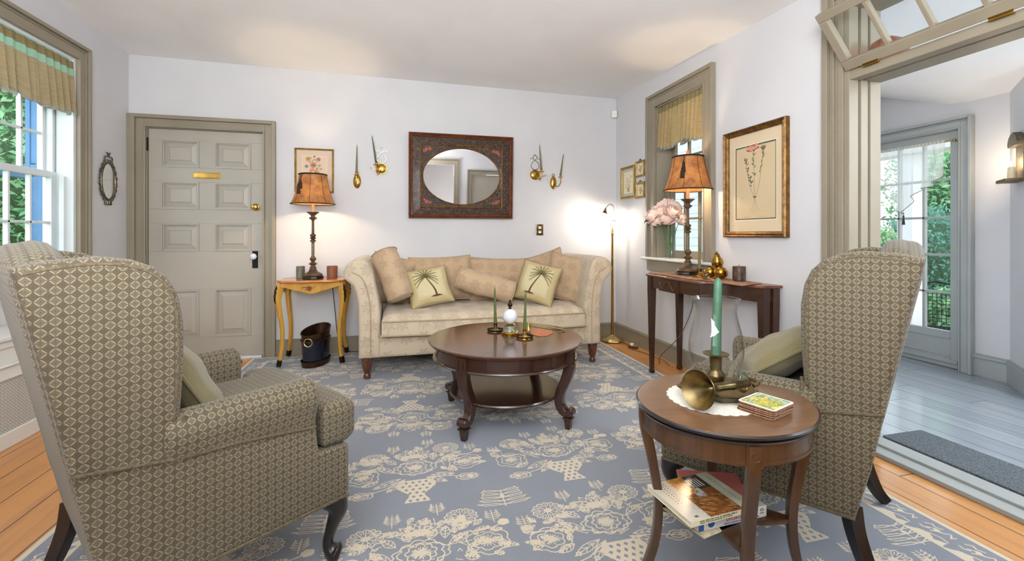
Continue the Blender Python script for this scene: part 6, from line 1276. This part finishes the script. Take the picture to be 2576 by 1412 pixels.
G().lathe([(0, 0), (.018, 0), (.016, .003), (.006, .006), (.005, .012), (.010, .018), (.024, .030), (.029, .042), (.027, .054), (.020, .062), (.018, .068), (.019, .108), (.022, .112), (.030, .116), (.040, .119), (.041, .122), (.013, .119), (.012, .10), (0, .10)], 32).build('body', 'old_brass', ck)
taper('tall sea-green taper inside the glass hurricane shade', (1.030, 1.290, .742), (1.044, 1.296, 1.005), .0165, .0125, 'teal_wax')
hu = thing('hurricane_shade', 'clear glass hurricane shade on the oval table', 'candle shade', (1.03, 1.29, ZO + .009))
prh = [(.058, .002), (.060, .02), (.072, .07), (.0835, .115), (.086, .145), (.082, .18), (.071, .225), (.064, .262), (.067, .285), (.075, .306)]
pi_ = [(r - .0022, z) for r, z in prh]
sp_ = spline([(r, z, 0) for r, z in prh], 40); si_ = spline([(r, z, 0) for r, z in pi_], 40)
G().lathe([(p[0], p[1]) for p in sp_], 64, caps=False).lathe([(p[0], p[1]) for p in si_][::-1], 64, caps=False).build('shade', 'hurricane_glass', hu)
G().tube([(.0742 * math.cos(q * PI / 32), .0742 * math.sin(q * PI / 32), .3065) for q in range(64)], .0018, 6, closed=True).build('rim', 'vase_glass', hu)
hn = thing('brass_horn', 'small brass horn lying across the tray with its bell facing the camera', 'horn', (0, 0, 0))
MA, MB = Vector((.862, 1.160, .6875)), Vector((1.105, 1.232, .665)); hn.matrix_world = Matrix.Translation(MA) @ (MB - MA).to_track_quat('Z', 'Y').to_matrix().to_4x4()
LH = (MB - MA).length
G().lathe([(.0575, 0), (.0580, .003), (.050, .012), (.037, .030), (.026, .050), (.019, .062), (.014, .070), (.0125, .085), (.0135, .16), (.0145, .165), (.0155, .175), (.013, .18), (.013, LH), (0, LH)], 40, caps=False).lathe([(.0570, 0), (.0485, .012), (.035, .030), (.024, .050), (.012, .066), (.004, .075), (0, .076)][::-1], 40, caps=False).build('bell', 'old_brass', hn)
G().tube([(.0, .014 + .020 * math.cos(q * PI / 10), LH - .025 + .020 * math.sin(q * PI / 10)) for q in range(20)], .0042, 7, closed=True).build('finger_ring', 'blue_green_china', hn); G().tube([(.0, -.010 - .016 * math.cos(q * PI / 10), LH - .02 + .018 * math.sin(q * PI / 10)) for q in range(20)], .004, 7, closed=True).build('finger_ring', 'old_brass', hn)
cw = .108; ang_c = R(20)
for k in range(5):
    nm = ['lowest coaster of the stack on the oval table', 'second coaster from the bottom of the stack on the oval table', 'middle coaster of the stack on the oval table', 'second coaster from the top of the stack on the oval table', 'top coaster of the stack, printed with a green and yellow garden scene'][k]
    co = thing('coaster', nm, 'coaster', (1.062 + .0012 * (k % 3), 1.118 - .001 * k, ZO + .0002 + .0062 * k), ang_c + R([0, 1.5, -1, 1, 0][k]), group='coasters on the oval table')
    G().slab(rrect(-cw / 2 * 1.1, -cw / 2, cw / 2 * 1.1, cw / 2, .010), 0, .0045, .001, k=1).build('cork_base', 'cork', co, smooth=30)
    G().slab(rrect(-cw / 2 * 1.1, -cw / 2, cw / 2 * 1.1, cw / 2, .010), .0045, .0058, .0004, k=1).build('face', 'white_paper' if k == 4 else 'copper_brown', co, smooth=30)
    if k == 4:
        w_, h_ = cw * 1.1 - .012, cw - .012; c = Canvas(w_, h_, 1400, (150, 160, 70)); r2 = random.Random(4)
        for q in range(90): c.ell(r2.uniform(0, w_), r2.uniform(0, h_), r2.uniform(.004, .016), r2.uniform(.002, .006), r2.choice(((196, 180, 60), (120, 150, 70), (170, 170, 80), (206, 160, 70), (100, 140, 80), (214, 196, 90))), r2.uniform(-.5, .5))
        for q in range(24): c.ell(r2.uniform(0, w_), r2.uniform(h_ * .62, h_), r2.uniform(.006, .014), .004, r2.choice(((120, 150, 150), (200, 190, 90), (96, 130, 120), (170, 180, 170))), .2)
        for q in range(10): c.ell(w_ * .85 + r2.uniform(-.01, .012), r2.uniform(0, h_ * .7), .008, .004, (160, 180, 200), 1.1)
        for q in range(14): x, y = r2.uniform(.02, w_ - .02), r2.uniform(.01, h_ - .02); c.line([(x, y), (x + r2.uniform(-.01, .01), y + .012)], .0008, (90, 90, 50))
        c.panel('garden_picture', 'print_gloss', co, lambda x, y: (x - w_ / 2, y - h_ / 2, .0060))
# books on the lower shelf
def book(name, label, loc, ang, w, d, t_, cover, spine_fn=None, cover_paint=None, group='books on the shelf of the oval table', tilt=(0, 0)):
    b = thing(name, label, 'book', loc, R(ang), group); b.rotation_euler = (R(tilt[0]), R(tilt[1]), R(ang))
    G().box((-w / 2, -d / 2, 0), (w / 2, d / 2, .0012)).box((-w / 2, -d / 2, t_ - .0012), (w / 2, d / 2, t_)).box((-w / 2, -d / 2 - .0012, 0), (w / 2, -d / 2, t_)).build('cover', cover, b, smooth=0, bevel=.0005)
    G().box((-w / 2 + .002, -d / 2, .0012), (w / 2 - .002, d / 2 - .003, t_ - .0012)).build('pages', 'page_edges', b, smooth=0)
    if cover_paint: c = Canvas(w, d, 700, (222, 216, 200)); cover_paint(c, w, d); c.panel('cover_picture', 'print_gloss', b, lambda x, y: (x - w / 2, y - d / 2, t_ + .0003))
    if spine_fn: spine_fn(b, w, d, t_)
    return b
def inn_cover(c, w, d):
    c.rect(0, 0, w, d, (222, 214, 196)); r2 = random.Random(6); x0, x1 = w * .30, w * .80; c.rect(x0, 0, x1, d, (150, 96, 50)); c.rect(x0, d * .55, w * .50, d, (206, 140, 50)); c.rect(w * .52, d * .62, x1, d, (76, 66, 58)); c.rect(w * .46, d * .45, w * .60, d * .66, (214, 214, 216))
    for q in range(260): c.ell(r2.uniform(x0, w * .55), r2.uniform(d * .55, d), r2.uniform(.002, .006), .002, r2.choice(((214, 150, 60), (190, 120, 40), (230, 170, 80))), r2.uniform(0, 3))
    for q in range(200): c.ell(r2.uniform(x0, x1 * .98), r2.uniform(0, d * .5), r2.uniform(.003, .012), .0016, r2.choice(((190, 130, 70), (140, 84, 44), (210, 160, 100), (110, 70, 50))), R(-25))
    for q in range(5): c.rect(w * (.55 + .04 * q), d * .68, w * (.57 + .04 * q), d * .9, (224, 224, 220))
    c.rect(x1, 0, w, d, (206, 206, 180))
    for k_, (y, L) in enumerate(((.92, .2), (.86, .22), (.80, .16))):
        for q in range(10): yy = d * (.9 - q * .055); c.rect(w * (.10 + .05 * k_), yy, w * (.12 + .05 * k_), yy + d * .02 * r2.uniform(.6, 1.3), (130, 124, 112))
    for q in range(16): yy = d * (.85 - q * .045); c.rect(w * .90, yy, w * .918, yy + d * .02, (130, 140, 112))
    c.rect(w * .12, d * .06, w * .17, d * .10, (120, 110, 90))
def spine_up(b, w, d, t_):
    T = lambda x, z: Matrix.Translation((x, -d / 2 - .0014, z)) @ Matrix.Rotation(R(90), 4, 'X')
    g = G(); r3 = random.Random(2)
    for z, x0, x1, h_ in ((t_ * .58, -.09, .05, .0042), (t_ * .28, -.09, .03, .003), (t_ * .55, .065, .10, .003), (t_ * .32, .07, .095, .0024)):
        x = x0
        while x < x1: l_ = r3.uniform(.002, .006); g.box((x, -d / 2 - .0018, z), (x + l_, -d / 2 - .0012, z + h_)); x += l_ + r3.choice((.0012, .0012, .004))
    g.build('spine_print', 'ink_olive', b, smooth=0); G().box((.107, -d / 2 - .0018, .004), (.113, -d / 2 - .0012, .012)).build('spine_emblem', 'ink_dark', b, smooth=0)
def spine_low(b, w, d, t_):
    T = lambda x, z, a=0: Matrix.Translation((x, -d / 2 - .0014, z)) @ Matrix.Rotation(R(90), 4, 'X') @ Matrix.Rotation(R(a), 4, 'Z')
    text('Bed&Breakfast', .026, 'ink_pink', b, T(.032, t_ * .60), 'spine_title', font_w=.78); text('INNS & GUESTHOUSES  INTERNATIONAL', .0085, 'ink_blue', b, T(.032, t_ * .17), 'spine_subtitle', font_w=.85); text('10', .020, 'ink_dark', b, T(w * .43, t_ * .55, 90), 'spine_mark')
    G().box((-w / 2 + .0, -d / 2 - .0018, .0), (-w / 2 + .018, -d / 2 - .0008, t_)).build('spine_band', 'book_blue', b, smooth=0)
    pts = [((.011 + .0016 * (q % 2)) * math.cos(q * PI / 20) - w / 2 + .045, (.011 + .0016 * (q % 2)) * math.sin(q * PI / 20) + t_ / 2) for q in range(40)]; G().prism(pts, -d / 2 - .0020, -d / 2 - .0010, 'y').build('spine_badge', 'book_blue', b, smooth=0)
plain('cover_white', (226, 228, 226), .3); plain('cover_cream', (214, 212, 186), .35); plain('cover_pink', (196, 110, 104), .35); plain('map_paper', (214, 200, 170), .8, var=.15, scale=40)
book('book', 'thick white guidebook with a blue spine band at the bottom of the shelf stack', (.985, 1.265, .2675), 3, .255, .205, .034, 'cover_white', spine_low)
book('book', 'pink-edged paperback peeking out at the right of the stack', (1.03, 1.31, .302), -22, .20, .15, .006, 'cover_pink')
book('book', 'cream country inn book with an autumn porch on its cover, topmost of the stack', (.925, 1.235, .3085), 5, .245, .205, .016, 'cover_cream', spine_up, inn_cover)
book('folded_map', 'folded tan paper sticking out to the left under the books', (.925, 1.235, .2640), 12, .17, .18, .0030, 'map_paper')

# ---------------------------------------------------------------- glass bowl on the transom bar, sunroom sconce
gb = G().lathe([(.088, 0), (.098, .02), (.094, .08), (.070, .135), (.035, .158), (.001, .162)], 28, (2.53, 1.835, 2.041), caps=False).build('glass_bowl', 'amber_glass'); tag(gb, 'upturned smoky amber glass bowl on the ledge behind the transom', 'bowl')
ws = thing('wall_sconce', 'pewter shelf sconce with two lit candles on the sunroom wall', 'sconce', (4.405, 2.263, 1.545), R(-138))
nrm_ = None
G().box((-.10, -.11, -.012), (.10, 0, .012)).build('shelf', 'antique_wood', ws, smooth=0, bevel=.004)
G().box((-.07, -.012, .0), (.07, -.002, .25)).build('back_plate', 'pewter', ws, smooth=0, bevel=.003)
G().prism([(-.09, .25), (.09, .25)] + [(.10 * math.cos(R(a)), .25 + .10 * math.sin(R(a)) * (1 + .06 * math.cos(a * .5))) for a in range(8, 176, 8)], -.05, -.004, 'y').build('hood', 'pewter', ws, smooth=0, bevel=.004)
for dx in (-.04, .035):
    c_ = thing('pillar_candle', ('left' if dx < 0 else 'right') + ' cream candle on the pewter shelf sconce of the sunroom', 'candle', ws.matrix_world @ Vector((0, 0, 0)), group=None); c_.location = Vector(ws.location) + Matrix.Rotation(R(-138), 3, 'Z') @ Vector((dx, -.062, .012))
    cyl(G(), .022, 0, .085, n=20).build('wax', 'cream_tube', c_, bevel=.003); G().lathe([(.003, .088), (.008, .10), (.006, .115), (.001, .13)], 10).build('flame', 'flame_warm', c_)
point('sconce_glow', tuple(Vector(ws.location) + Matrix.Rotation(R(-138), 3, 'Z') @ Vector((0, -.09, .13))), 3, (1, .8, .55), .02)
